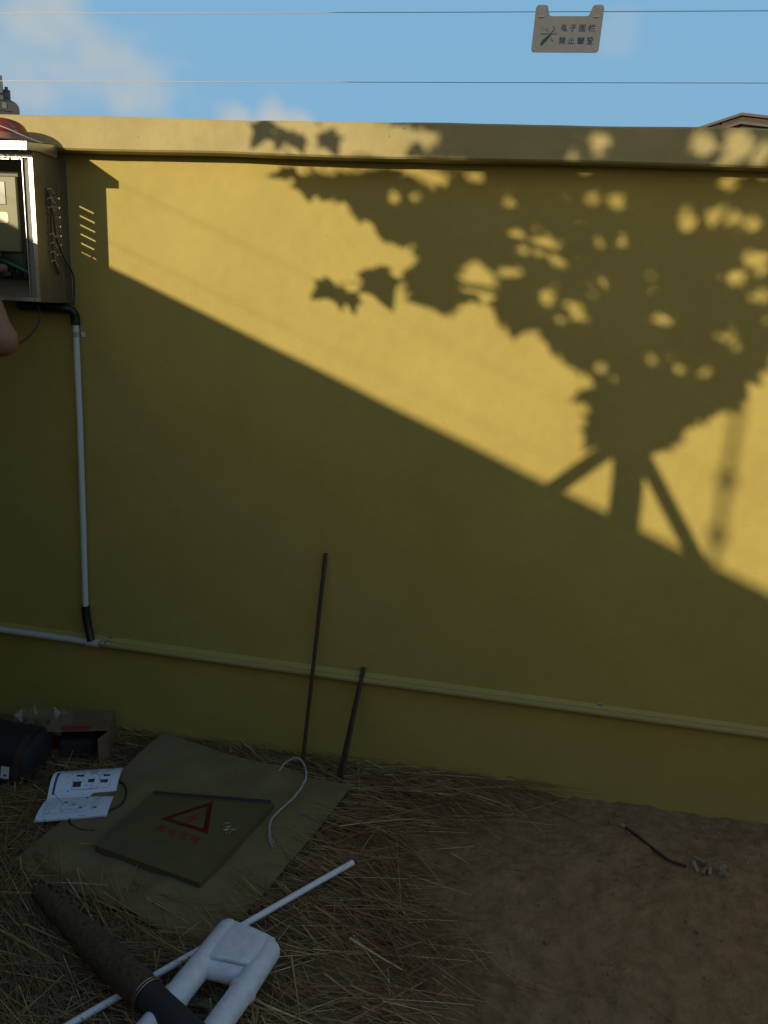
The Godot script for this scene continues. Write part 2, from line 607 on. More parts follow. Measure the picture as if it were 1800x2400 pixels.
func make_straw() -> void:
	var holder := thing("straw_litter", "loose dry straw strewn over the soil along the wall", "straw")
	holder.set_meta("kind", "stuff")
	rng.seed = 505
	var sets: Array = []
	var tints: Array = []
	for i in 6:
		sets.append([])
		tints.append([])
	var tufts := 0
	var made := 0
	while made < 26000 and tufts < 9000:
		tufts += 1
		var x := rng.randf_range(-2.1, 0.95)
		var z := rng.randf_range(0.0, 1.75)
		var amount := straw_amount(x, z)
		if rng.randf() > amount + 0.015:
			continue
		var yaw := rng.randfn(-0.25, 0.45)
		if x < -0.85 and z > 0.6:
			yaw = rng.randfn(-0.75, 0.4)
		if rng.randf() < 0.12:
			yaw = rng.randf_range(-PI, PI)
		var count := rng.randi_range(3, 16) if amount > 0.4 else rng.randi_range(1, 4)
		var base_y := rng.randf_range(0.003, 0.042) * amount
		var tone := rng.randf_range(0.55, 1.15)
		for k in count:
			var length := rng.randf_range(0.07, 0.36)
			if rng.randf() < 0.3:
				length = rng.randf_range(0.03, 0.09)
			var p := Vector3(x + rng.randfn(0, 0.05), 0, z + rng.randfn(0, 0.025))
			var yw := yaw + rng.randfn(0, 0.16)
			var half := Vector3(cos(yw), 0, -sin(yw)) * length * 0.5
			# no straw through the wall
			var near := p.z - absf(half.z)
			if near < 0.004:
				p.z += 0.004 - near
			p.y = soil_height(p.x, p.z) + base_y + rng.randf_range(0.0, 0.012)
			var thick := rng.randf_range(0.0012, 0.0030)
			if rng.randf() < 0.05:
				thick = rng.randf_range(0.004, 0.007)
			var pitch := rng.randfn(0, 0.05) if rng.randf() < 0.9 else rng.randfn(0, 0.22)
			var b := Basis.from_euler(Vector3(rng.randf_range(-0.6, 0.6), yw, pitch)) * Basis.from_scale(Vector3(length, minf(length * 0.45, 0.06) , thick))
			# the top sheet lies over the straw: press down what is under it
			if over_sheet(p) > 0.0:
				var cover := straw_over(p)
				if cover > 0.0:
					p.y = cover
				else:
					p.y = minf(p.y, 0.012)
			var s := rng.randi_range(0, 5)
			sets[s].append(Transform3D(b, p))
			var g := tone * rng.randf_range(0.75, 1.2)
			var c := Color(0.37, 0.245, 0.100).lerp(Color(0.19, 0.112, 0.045), rng.randf())
			if rng.randf() < 0.07:
				c = Color(0.46, 0.34, 0.17)
				g = 1.0 + 0.3 * rng.randf()
			tints[s].append(Color(c.r * g, c.g * g, c.b * g))
			made += 1
	for i in 6:
		var mm := MultiMesh.new()
		mm.transform_format = MultiMesh.TRANSFORM_3D
		mm.use_colors = true
		mm.mesh = straw_mesh([0.0, 0.25, -0.2, 0.12, 0.45, -0.4][i], [0.4, 1.0, -0.8, 1.6, 0.2, -1.4][i], 1.0)
		mm.instance_count = sets[i].size()
		for k in sets[i].size():
			mm.set_instance_transform(k, sets[i][k])
			mm.set_instance_color(k, tints[i][k])
		var o := MultiMeshInstance3D.new()
		o.multimesh = mm
		o.material_override = M.straw
		o.name = "stalks" if i == 0 else "stalks_%03d" % i
		o.set_meta("kind", "stuff")
		holder.add_child(o, true)

const SHEET := [Vector3(-1.090, 0.080, 0.080), Vector3(-0.373, 0.045, 0.195), Vector3(-0.584, 0.024, 0.900), Vector3(-1.252, 0.030, 0.743)]

# a few stalks lie on the near left edge of the sheet
func straw_over(p: Vector3) -> float:
	var near := p.z - (0.743 + (p.x + 1.252) * 0.235)
	if near > -0.10 and rng.randf() < 0.35 * (1.0 + near / 0.10):
		return 0.040 + rng.randf() * 0.008
	return -1.0

func over_sheet(p: Vector3) -> float:
	var poly := PackedVector2Array()
	for c in SHEET:
		poly.append(Vector2(c.x, c.z))
	return 1.0 if Geometry2D.is_point_in_polygon(Vector2(p.x, p.z), poly) else -1.0

# ------------------------------------------------------------------ walls
func wavy_box(lo: Vector3, hi: Vector3, along: int, amp: float, seed_: int) -> SurfaceTool:
	# long box whose long edges wander a little, as trowelled plaster does
	var n := FastNoiseLite.new()
	n.seed = seed_
	n.frequency = 1.1
	var st := tool()
	var steps := int((hi[along] - lo[along]) / 0.08)
	var prev := []
	for i in steps + 1:
		var t := lerpf(lo[along], hi[along], float(i) / steps)
		var k := amp
		var d := [n.get_noise_1d(t) * k, n.get_noise_1d(t + 50.0) * k, n.get_noise_1d(t + 90.0) * k]
		var ring := []
		var r := 0.005
		for c in [[0, 0, 0.0, r], [0, 0, r, 0.0], [1, 0, -r, 0.0], [1, 0, 0.0, r], [1, 1, 0.0, -r], [1, 1, -r, 0.0], [0, 1, r, 0.0], [0, 1, 0.0, -r]]:
			# c = side across, side up, insets
			var y: float = (hi.y + d[0] if c[1] else lo.y + d[1]) + c[3]
			var a: float
			if along == 0:
				a = (hi.z + d[2] if c[0] else lo.z) + c[2]
				ring.append(Vector3(t, y, a))
			else:
				a = (hi.x + d[2] if c[0] else lo.x) + c[2]
				ring.append(Vector3(a, y, t))
		if prev.size():
			for q in 8:
				var w := (q + 1) % 8
				if along == 0:
					quad(st, prev[q], prev[w], ring[w], ring[q])
				else:
					quad(st, prev[w], prev[q], ring[q], ring[w])
		prev = ring
	return st

func make_walls() -> void:
	var w := thing("boundary_wall", "yellow plastered boundary wall with projecting coping, half in shadow", "wall")
	obj("wall_face", boxes([[Vector3(RETURN_FACE + 0.001, -0.1, -0.2), Vector3(9.0, COPING_LOW + 0.01, 0.0)]], 0.003), M.wall, w)
	obj("coping", wavy_box(Vector3(RETURN_FACE + COPING_OUT, COPING_LOW, -0.265), Vector3(9.0, WALL_TOP, COPING_OUT), 0, 0.007, 3), M.coping, w)
	# thin fillet of mortar on which the pipe lies
	var st := tool()
	var y0 := pipe_y(-2.35)
	var y1 := pipe_y(3.0)
	quad(st, Vector3(-2.35, y0 + 0.0, 0.016), Vector3(3.0, y1 + 0.0, 0.016), Vector3(3.0, y1 + 0.022, 0.0006), Vector3(-2.35, y0 + 0.022, 0.0006))
	quad(st, Vector3(-2.35, y0 - 0.012, 0.0006), Vector3(3.0, y1 - 0.012, 0.0006), Vector3(3.0, y1 + 0.0, 0.016), Vector3(-2.35, y0 + 0.0, 0.016))
	obj("mortar_fillet", st, M.wall, w)
	var v := thing("return_wall", "matching yellow wall turning the corner left of the cabinet, outside the view", "wall")
	obj("wall_face", boxes([[Vector3(RETURN_FACE - 0.2, -0.1, -0.2), Vector3(RETURN_FACE, COPING_LOW + 0.01, 9.0)]], 0.003), M.wall, v)
	obj("coping", wavy_box(Vector3(RETURN_FACE - 0.265, COPING_LOW, -0.265), Vector3(RETURN_FACE + COPING_OUT, WALL_TOP, 9.0), 2, 0.004, 13), M.coping, v)

func pipe_y(x: float) -> float:
	return 0.390 - 0.0230 * (x + 1.741)

func fence_wire(called_label: String, a: Vector3, b: Vector3, sag: float) -> void:
	var pts := []
	for i in 25:
		var t := i / 24.0
		var p := a.lerp(b, t)
		p.y -= sag * 4.0 * t * (1.0 - t)
		pts.append(p)
	tag(obj("fence_wire", tubed(pts, 0.0010 if a.x != b.x else 0.0007, 6), M.wire), called_label, "wire", "electric fence wires")

func make_fence() -> void:
	var c := Vector3(-2.42, 0, -0.06)
	fence_wire("upper of the two fence wires, passing the hanging warning sign", Vector3(c.x, 2.424, c.z), Vector3(6.0, 2.470, c.z), 0.012)
	fence_wire("lower of the two fence wires, bare against the sky above the wall", Vector3(c.x, 2.230, c.z), Vector3(6.0, 2.315, c.z), 0.008)
	fence_wire("upper fence wire above the return wall, outside the view", Vector3(c.x, 2.424, c.z), Vector3(c.x, 2.440, 8.9), 0.004)
	fence_wire("lower fence wire above the return wall, outside the view", Vector3(c.x, 2.230, c.z), Vector3(c.x, 2.276, 8.9), 0.004)
	var i := 0
	for p in [Vector3(c.x, 0, 4.46), c, Vector3(c.x, 0, 8.9), Vector3(6.0, 0, c.z)]:
		var t := thing("fence_post", ["slender fence post with two insulators midway along the return wall", "corner fence post where the two yellow walls meet", "last fence post on the return wall, furthest from the corner", "fence post on the main wall far right of the view"][i], "post", "electric fence posts")
		obj("pole", tubed([p + Vector3(0, WALL_TOP - 0.01, 0), p + Vector3(0.0, 2.40, 0), p + Vector3(0.0, 2.66, 0)], 0.0115, 10), M.steel_dull, t)
		for y in [[2.230, 2.424], [2.230, 2.424], [2.276, 2.440], [2.315, 2.470]][i] if i != 0 else [2.256, 2.432]:
			obj("insulator", tubed([p + Vector3(0, y - 0.026, 0), p + Vector3(0, y - 0.022, 0), p + Vector3(0, y - 0.010, 0), p + Vector3(0, y, 0), p + Vector3(0, y + 0.010, 0), p + Vector3(0, y + 0.022, 0), p + Vector3(0, y + 0.026, 0)], [0.014, 0.023, 0.023, 0.016, 0.023, 0.023, 0.014], 12), M.black, t)
		i += 1

# ------------------------------------------------------------------ lettering by strokes
const STROKES := {
	"dian": "2,2,8,2 2,2,2,7 8,2,8,7 2,4.5,8,4.5 2,7,8,7 5,.4,5,9 5,9,9.6,9 9.6,9,9.6,7.8",
	"zi": "2,1.4,8,1.4 8,1.4,5,4 5,4,5,9.4 5,9.4,3.4,8.8 .4,5,9.6,5",
	"wei": "1,1,9,1 9,1,9,9.3 9,9.3,1,9.3 1,9.3,1,1 2.8,3,7.2,3 2.8,4.8,7,4.8 2.5,6.5,7.4,6.5 7.4,6.5,7,7.8 5,2,5,8.4",
	"lan": ".3,3,4,3 2.2,.5,2.2,9.5 2.2,3.2,.4,7 2.2,3.4,3.8,5.4 5.3,.7,6,2.3 8.7,.6,7.8,2.3 4.8,3,9.5,3 5.2,5.8,9,5.8 4.4,9,9.8,9",
	"jin": ".5,1.6,4.7,1.6 2.6,.3,2.6,4.5 2.6,1.8,.4,4.2 2.6,1.9,4.5,3.8 5.3,1.6,9.6,1.6 7.4,.3,7.4,4.5 7.4,1.8,5.4,4 7.4,1.9,9.6,4.1 2,5.2,8,5.2 .8,6.8,9.2,6.8 5,6.8,5,9.7 3,7.6,1.5,9.3 7,7.6,8.6,9.3",
	"zhi": "5,.6,5,9 5,4.2,8.7,4.2 2,3.2,2,9 .4,9,9.6,9",
	"pan": ".4,1.5,3.2,1.5 1.8,.2,1.8,4 1.8,1.7,.4,3.6 1.8,1.7,3.2,3.2 4,1,6,3.6 6,1,4,3.6 6.8,1.5,9.6,1.5 8.2,.2,8.2,4 8.2,1.7,6.8,3.5 8.2,1.7,9.7,3.4 .6,4.8,9.4,4.8 5,4,1.2,7 5,4.8,9,6.8 2.4,7,7.6,7 .8,8.3,9.2,8.3 5,5.8,5,9.7 5,9.7,4,9.3",
	"deng": "1.2,1,4,1 4,1,.8,4.6 1.5,2.1,2.6,3 6,.4,9.4,4.6 7.1,2.3,8.7,1 6.2,1.4,7.2,.3 3,4.3,7,4.3 2.8,5.5,7.2,5.5 2.8,5.5,2.8,7.3 7.2,5.5,7.2,7.3 2.8,7.3,7.2,7.3 3.4,7.8,4,9 6.6,7.8,6,9 .6,9.4,9.4,9.4",
	"you": ".5,2.2,9.5,2.2 4.2,.3,1,6 3,4,3,9.6 3,4,8,4 8,4,8,9.4 3,5.8,8,5.8 3,7.5,8,7.5",
	"wei2": "4,.3,2,2.5 3.2,1.4,7,1.4 7,1.4,6,3 1.5,3.2,9.5,3.2 1.8,3.2,.6,9.5 4,5,7.5,5 7.5,5,7.3,7 4,5,4,9.3 4,9.3,9.3,9.3 9.3,9.3,9.3,8",
	"xian": "1,1,1,9.7 1,1,3.4,1 3.4,1,2.4,3.6 2.4,3.6,3.4,5.5 3.4,5.5,1.4,6.3 6.8,.4,4,4 6.8,.4,9.7,3.8 5.4,4.4,8.4,4.4 5,6,5.6,8 6.9,5.8,7.2,7.6 9,5.8,8.2,8.4 4.2,9.2,9.8,9.2"}

# the strokes of one character as thin plates in a square of the given size whose top left is at the origin of xf
func write(st: SurfaceTool, key: String, size: float, pen: float, thick: float, xf: Transform3D) -> void:
	var layer := 0
	for s in STROKES[key].split(" "):
		var v = s.split(",")
		var a := Vector2(float(v[0]), -float(v[1])) * size / 10.0
		var b := Vector2(float(v[2]), -float(v[3])) * size / 10.0
		var t := (b - a).normalized() * pen * 0.45
		var n := Vector2(-t.y, t.x)
		layer += 1
		var z := thick * (0.6 + 0.4 * layer / 18.0)   # crossing strokes never share a plane
		plate(st, PackedVector2Array([a - t - n, b + t - n, b + t + n, a - t + n]), z, xf * Transform3D(Basis(), Vector3(0, 0, z)))

func make_sign() -> void:
	var t := thing("warning_sign", "small yellow plate with a hand and lightning emblem hung on the upper fence wire", "sign")
	var o := Vector3(0.0985, 2.370, -0.0575)      # middle of the plate
	var lean := Transform3D(Basis(Vector3(1, 0, 0), Vector3(0.030, 1, 0), Vector3(0, 0, 1)), o)
	var pts := PackedVector2Array()
	var arc := func(cx: float, cy: float, r: float, a0: float, a1: float) -> void:
		for i in 6:
			var a := deg_to_rad(lerpf(a0, a1, i / 5.0))
			pts.append(Vector2(cx + cos(a) * r, cy + sin(a) * r))
	arc.call(-0.085, -0.036, 0.009, 180, 270)
	arc.call(0.084, -0.036, 0.009, 270, 360)
	arc.call(0.083, 0.064, 0.010, 0, 90)
	arc.call(0.070, 0.064, 0.010, 90, 150)
	arc.call(0.047, 0.056, 0.010, -40, -90)
	arc.call(-0.047, 0.056, 0.010, 270, 220)
	arc.call(-0.069, 0.064, 0.010, 30, 90)
	arc.call(-0.084, 0.064, 0.010, 90, 180)
	var st := tool()
	plate(st, pts, 0.002, lean)
	var face := tri_mat(mottled(91, Color(0.56, 0.57, 0.50), Color(0.63, 0.63, 0.56), 0.03, 0.2, 256), 0.2, 0.5)
	face.backlight_enabled = true
	face.backlight = Color(0.34, 0.36, 0.36)
	obj("plate", st, face, t)
	var ink := mat(Color(0.055, 0.13, 0.24), 0.5)
	var rows := [["dian", "zi", "wei", "lan"], ["jin", "zhi", "pan", "deng"]]
	for r in 2:
		for i in 4:
			var l := tool()
			write(l, rows[r][i], 0.0185, 0.0023, 0.0006, lean * Transform3D(Basis(), Vector3(-0.020 + i * 0.0255, 0.026 - r * 0.032, 0)))
			obj("lettering", l, ink, t)
	# emblem: a hand touching a wire, with four bolts
	var hand := tool()
	plate(hand, PackedVector2Array([Vector2(-0.071, -0.026), Vector2(-0.066, -0.029), Vector2(-0.054, -0.016), Vector2(-0.046, -0.006), Vector2(-0.042, 0.003), Vector2(-0.037, 0.012), Vector2(-0.040, 0.011), Vector2(-0.047, 0.001), Vector2(-0.056, -0.006), Vector2(-0.067, -0.015)]), 0.0005, lean * Transform3D(Basis(), Vector3(0, 0, 0.0005)))
	obj("hand_emblem", hand, ink, t)
	var bar := tool()
	plate(bar, PackedVector2Array([Vector2(-0.072, 0.0005), Vector2(-0.029, 0.0005), Vector2(-0.029, 0.0022), Vector2(-0.072, 0.0022)]), 0.0008, lean * Transform3D(Basis(), Vector3(0, 0, 0.0008)))
	obj("line_emblem", bar, ink, t)
	for b in [[-0.038, 0.007, -0.037, 0.024, 1.0], [-0.052, 0.006, -0.070, 0.018, 1.0], [-0.050, 0.005, -0.058, 0.020, -1.0], [-0.044, -0.006, -0.036, -0.021, 1.0]]:
		var p := Vector2(b[0], b[1])
		var q := Vector2(b[2], b[3])
		var n: Vector2 = (q - p).orthogonal().normalized() * 0.0034 * b[4]
		var m := p.lerp(q, 0.55)
		var s := tool()
		plate(s, PackedVector2Array([p, m + n * 0.2, m - n * 0.9, q, m - n * 0.1, m + n * 1.1]), 0.0006, lean * Transform3D(Basis(), Vector3(0, 0, 0.0006)))
		obj("lightning_bolt", s, ink, t)
	for x in [-0.0765, 0.0755]:
		var c := tool()
		for s in [[-0.0075, 0.046, -0.0058, 0.066], [0.0058, 0.046, 0.0075, 0.066], [-0.0075, 0.0425, 0.0075, 0.046]]:
			box(c, Vector3(x + s[0], s[1], 0.0002), Vector3(x + s[2], s[3], 0.0030), 0.0004, lean)
		obj("clip", c, M.white, t)
		obj("rivet", tubed([lean * Vector3(x, 0.069, -0.001), lean * Vector3(x, 0.069, 0.0015)], 0.0022, 8), M.white, t)
		obj("rivet", tubed([lean * Vector3(x * 1.13, -0.037, -0.001), lean * Vector3(x * 1.13, -0.037, 0.0015)], 0.0022, 8), M.white, t)

# ------------------------------------------------------------------ cabinet
const HEDGE_TOP := 1.85
const CX0 := -1.900
const CX1 := -1.397
const CY0 := 1.568
const CY1 := 1.992
const CZ := 0.184

func make_cabinet() -> void:
	var t := thing("steel_cabinet", "open stainless steel control cabinet on the wall under the coping", "cabinet")
	var k := 0.0015
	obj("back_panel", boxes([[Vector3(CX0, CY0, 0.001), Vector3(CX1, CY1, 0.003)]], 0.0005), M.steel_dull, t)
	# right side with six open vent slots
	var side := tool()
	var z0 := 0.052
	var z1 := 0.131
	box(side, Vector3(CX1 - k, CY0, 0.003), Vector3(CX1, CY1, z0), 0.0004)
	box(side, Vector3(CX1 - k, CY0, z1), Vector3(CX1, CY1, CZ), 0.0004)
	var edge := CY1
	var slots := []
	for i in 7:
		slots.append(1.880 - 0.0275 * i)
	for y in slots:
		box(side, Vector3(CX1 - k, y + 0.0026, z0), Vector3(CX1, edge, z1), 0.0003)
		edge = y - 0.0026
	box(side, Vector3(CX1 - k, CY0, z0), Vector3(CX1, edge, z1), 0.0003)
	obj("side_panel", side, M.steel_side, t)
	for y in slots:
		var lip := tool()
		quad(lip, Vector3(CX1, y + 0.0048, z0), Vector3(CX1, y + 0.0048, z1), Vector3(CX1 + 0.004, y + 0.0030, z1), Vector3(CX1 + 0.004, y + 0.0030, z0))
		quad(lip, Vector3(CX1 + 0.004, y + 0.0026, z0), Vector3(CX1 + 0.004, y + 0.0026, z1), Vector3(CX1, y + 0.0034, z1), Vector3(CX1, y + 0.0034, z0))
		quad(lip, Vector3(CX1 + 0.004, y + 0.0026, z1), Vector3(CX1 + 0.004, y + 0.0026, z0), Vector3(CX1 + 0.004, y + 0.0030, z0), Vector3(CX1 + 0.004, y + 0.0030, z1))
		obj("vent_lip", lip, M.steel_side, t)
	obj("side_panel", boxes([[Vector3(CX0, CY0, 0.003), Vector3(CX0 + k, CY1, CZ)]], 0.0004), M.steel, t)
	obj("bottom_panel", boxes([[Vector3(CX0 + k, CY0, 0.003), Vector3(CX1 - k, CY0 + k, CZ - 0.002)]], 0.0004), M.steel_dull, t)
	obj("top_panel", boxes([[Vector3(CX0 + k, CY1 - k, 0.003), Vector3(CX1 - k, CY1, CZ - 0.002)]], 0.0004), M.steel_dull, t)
	# front flange: the folded rim of the opening, and the rubber seal inside it
	obj("front_flange", boxes([[Vector3(CX1 - 0.0135, CY0 + 0.012, CZ - k), Vector3(CX1 - 0.0005, CY1 - 0.020, CZ)], [Vector3(CX0 + 0.0005, CY0 + 0.012, CZ - k), Vector3(CX0 + 0.0135, CY1 - 0.020, CZ)],
		[Vector3(CX0 + 0.0005, CY1 - 0.0195, CZ - k), Vector3(CX1 - 0.0005, CY1 - 0.0005, CZ - 0.0002)]], 0.0004), M.steel, t)
	obj("bottom_flange", boxes([[Vector3(CX0 + 0.0005, CY0 + 0.0005, CZ - k), Vector3(CX1 - 0.0005, CY0 + 0.0115, CZ - 0.0002)]], 0.0004), M.steel_dull, t)
	for x in [CX1 - 0.034, CX0 + 0.014]:
		obj("seal", boxes([[Vector3(x, CY0 + 0.014, CZ - 0.012), Vector3(x + 0.020, CY1 - 0.022, CZ - 0.008)]], 0.001), M.gasket, t)
	obj("inner_lip", boxes([[Vector3(CX1 - 0.0362, CY0 + 0.014, CZ - 0.010), Vector3(CX1 - 0.0343, CY1 - 0.022, CZ - 0.002)], [Vector3(CX0 + 0.036, CY1 - 0.0245, CZ - 0.010), Vector3(CX1 - 0.036, CY1 - 0.0222, CZ - 0.002)]], 0.0004), M.steel, t)
	# rain hood: sloping roof, drip lip in front, cheeks at the sides
	var hx := CX1 + 0.012
	var lx := CX0 - 0.012
	var hood := tool()
	quad(hood, Vector3(lx, 2.008, 0.226), Vector3(hx, 2.008, 0.226), Vector3(hx, 2.030, 0.071), Vector3(lx, 2.030, 0.071))
	quad(hood, Vector3(lx, 2.0065, 0.226), Vector3(lx, 2.0285, 0.071), Vector3(hx, 2.0285, 0.071), Vector3(hx, 2.0065, 0.226))
	obj("hood_roof", hood, M.steel, t)
	obj("hood_lip", boxes([[Vector3(lx, 1.986, 0.2262), Vector3(hx, 2.0083, 0.2280)]], 0.0006), M.steel, t)
	for x in [lx, hx - 0.0015]:
		var cheek := tool()
		plate(cheek, PackedVector2Array([Vector2(-0.226, 1.987), Vector2(-0.226, 2.0065), Vector2(-0.071, 2.0284), Vector2(-0.071, 1.9935), Vector2(-0.17, 1.9935)]), 0.0015, Transform3D(Basis(Vector3(0, 0, -1), Vector3(0, 1, 0), Vector3(1, 0, 0)), Vector3(x + 0.0015, 0, 0)))
		obj("hood_cheek", cheek, M.steel, t)
	obj("hood_soffit", boxes([[Vector3(lx + 0.002, 1.9925, 0.071), Vector3(hx - 0.002, 1.9940, 0.2255)]], 0.0004), M.steel_dull, t)
	for p in [[CX1 - 0.020, CY0 + 0.006], [CX1 - 0.11, CY0 + 0.006]]:
		obj("screw", tubed([Vector3(p[0], p[1], CZ - 0.001), Vector3(p[0], p[1], CZ + 0.0016)], 0.0026, 8), M.steel, t)
	make_controller()
	make_siren()
	# wire ends hanging under the hood
	rng.seed = 12
	var w := thing("wire_tails", "thin pale wire ends curling under the cabinet hood", "wire")
	for i in 5:
		var x := -1.500 + i * 0.013
		obj("strand", tubed(curve([Vector3(x, 1.986, 0.187), Vector3(x + rng.randf_range(-0.01, 0.012), 1.978, 0.196), Vector3(x + rng.randf_range(0.0, 0.02), 1.970, 0.193), Vector3(x + rng.randf_range(0.008, 0.028), 1.9665 + 0.004 * (i % 2), 0.188)], 6), 0.0010, 6), M.white, w)

func make_controller() -> void:
	var t := thing("fence_controller", "dark green fence controller box inside the open cabinet", "controller")
	var x1 := -1.490
	var x0 := -1.830
	var body := tri_mat(mottled(71, Color(0.040, 0.055, 0.038), Color(0.052, 0.070, 0.048), 0.05, 0.2, 256), 0.2, 0.5)
	obj("housing", boxes([[Vector3(x0, 1.632, 0.0035), Vector3(x1, 1.945, 0.108)]], 0.006), body, t)
	obj("face_plate", boxes([[Vector3(x0 + 0.008, 1.712, 0.1082), Vector3(x1 - 0.004, 1.932, 0.120)]], 0.004), mat(Color(0.155, 0.175, 0.095), 0.5), t)
	obj("screen", boxes([[Vector3(-1.78, 1.849, 0.1202), Vector3(-1.531, 1.915, 0.1222)]], 0.001), mat(Color(0.04, 0.06, 0.04), 0.25), t)
	var lab := PackedVector2Array()
	for c in [[-1.536, 1.805, 270], [-1.536, 1.819, 0], [-1.74, 1.819, 90], [-1.74, 1.805, 180]]:
		for i in 5:
			var a := deg_to_rad(c[2] + i * 22.5)
			lab.append(Vector2(c[0] + cos(a) * 0.009, c[1] + sin(a) * 0.009))
	var st := tool()
	plate(st, lab, 0.0012, Transform3D(Basis(), Vector3(0, 0, 0.1214)))
	obj("label_plate", st, mat(Color(0.80, 0.78, 0.60), 0.5), t)
	obj("terminal_strip", boxes([[Vector3(x0 + 0.01, 1.640, 0.1085), Vector3(x1 - 0.006, 1.668, 0.126)]], 0.002), M.black, t)
	var text := TextMesh.new()
	text.text = "231"
	var font := SystemFont.new()
	font.font_names = PackedStringArray(["Droid Sans"])
	text.font = font
	text.font_size = 16
	text.pixel_size = 0.0009
	text.depth = 0.0006
	var o := obj("number", text, mat(Color(0.5, 0.52, 0.48), 0.6), t)
	o.position = Vector3(-1.541, 1.647, 0.1264)
	for i in 9:
		obj("terminal_screw", tubed([Vector3(x1 - 0.018 - i * 0.016, 1.657, 0.1255), Vector3(x1 - 0.018 - i * 0.016, 1.657, 0.1272)], 0.0022, 8), M.steel_dull, t)
	tag(obj("green_wire", tubed(curve([Vector3(-1.66, 1.695, 0.13), Vector3(-1.60, 1.700, 0.142), Vector3(-1.530, 1.682, 0.148), Vector3(-1.470, 1.660, 0.150), Vector3(-1.435, 1.640, 0.14), Vector3(-1.425, 1.60, 0.12), Vector3(-1.425, 1.571, 0.10)], 6), 0.0045, 8), mat(Color(0.015, 0.13, 0.07), 0.5)), "green earth wire crossing the lower part of the fence controller", "wire")

func make_siren() -> void:
	var t := thing("siren_lamp", "red domed alarm lamp standing on the cabinet hood", "alarm lamp")
	var c := Vector3(-1.508, 0, 0.150)
	var y := 2.0192
	obj("base", tubed([c + Vector3(0, y, 0), c + Vector3(0, y + 0.002, 0), c + Vector3(0, y + 0.014, 0), c + Vector3(0, y + 0.017, 0)], [0.072, 0.0745, 0.0745, 0.071], 32), mat(Color(0.30, 0.16, 0.13), 0.5), t)
	var lens := StandardMaterial3D.new()
	lens.albedo_color = Color(0.52, 0.10, 0.10, 0.82)
	lens.transparency = BaseMaterial3D.TRANSPARENCY_ALPHA
	lens.roughness = 0.25
	var pts := []
	var rad := []
	for i in 11:
		var a := PI * 0.5 * i / 10.0
		pts.append(c + Vector3(0, y + 0.0172 + 0.044 * sin(a), 0))
		rad.append(0.071 * maxf(pow(cos(a), 0.55), 0.004))
	obj("dome", tubed(pts, rad, 32, false), lens, t)
	obj("bulb", tubed([c + Vector3(0, y + 0.017, 0), c + Vector3(0, y + 0.032, 0), c + Vector3(0, y + 0.040, 0)], [0.016, 0.016, 0.004], 14), mat(Color(0.5, 0.1, 0.08), 0.4), t)
	tag(obj("lamp_cable", tubed(curve([Vector3(-1.60, 2.052, 0.224), Vector3(-1.515, 2.058, 0.228), Vector3(-1.460, 2.046, 0.210), Vector3(-1.418, 2.030, 0.17), Vector3(-1.400, 2.0245, 0.12)], 8), 0.0017, 8), mat(Color(0.62, 0.60, 0.55), 0.5)), "thin white cable arching in front of the red alarm lamp", "cable")

# corrugated hose along points
func corrugated(pts: Array, r: float) -> SurfaceTool:
	var fine := curve(pts, 26)
	var rad := []
	for i in fine.size():
		rad.append(r * (1.0 if i % 2 else 0.84))
	return tubed(fine, rad, 12)

func saddle(x: float, y: float, r: float, upright: bool, parent: Node) -> void:
	var st := tool()
	var pts := []
	for i in 9:
		var a := PI * i / 8.0
		var d := Vector3(cos(a) * (r + 0.0015), 0, 0.006 + r + sin(a) * (r + 0.0015)) if upright else Vector3(0, cos(a) * (r + 0.0015), 0.006 + r + sin(a) * (r + 0.0015))
		pts.append(Vector3(x, y, 0) + d)
	for i in 8:
		var w := Vector3(0, 0.008, 0) if upright else Vector3(0.008, 0, 0)
		quad(st, pts[i] - w, pts[i] + w, pts[i + 1] + w, pts[i + 1] - w)
		quad(st, pts[i] + w, pts[i] - w, pts[i + 1] - w, pts[i + 1] + w)
	for s in [-1.0, 1.0]:
		var e := Vector3(s * (r + 0.007), 0, 0) if upright else Vector3(0, s * (r + 0.007), 0)
		var h := Vector3(0.007, 0.008, 0) if upright else Vector3(0.008, 0.007, 0)
		box(st, Vector3(x, y, 0.0012) + e - h, Vector3(x, y, 0.004) + e + h, 0.0008)
	obj("saddle_clip", st, M.white_pipe if upright else M.steel, parent)

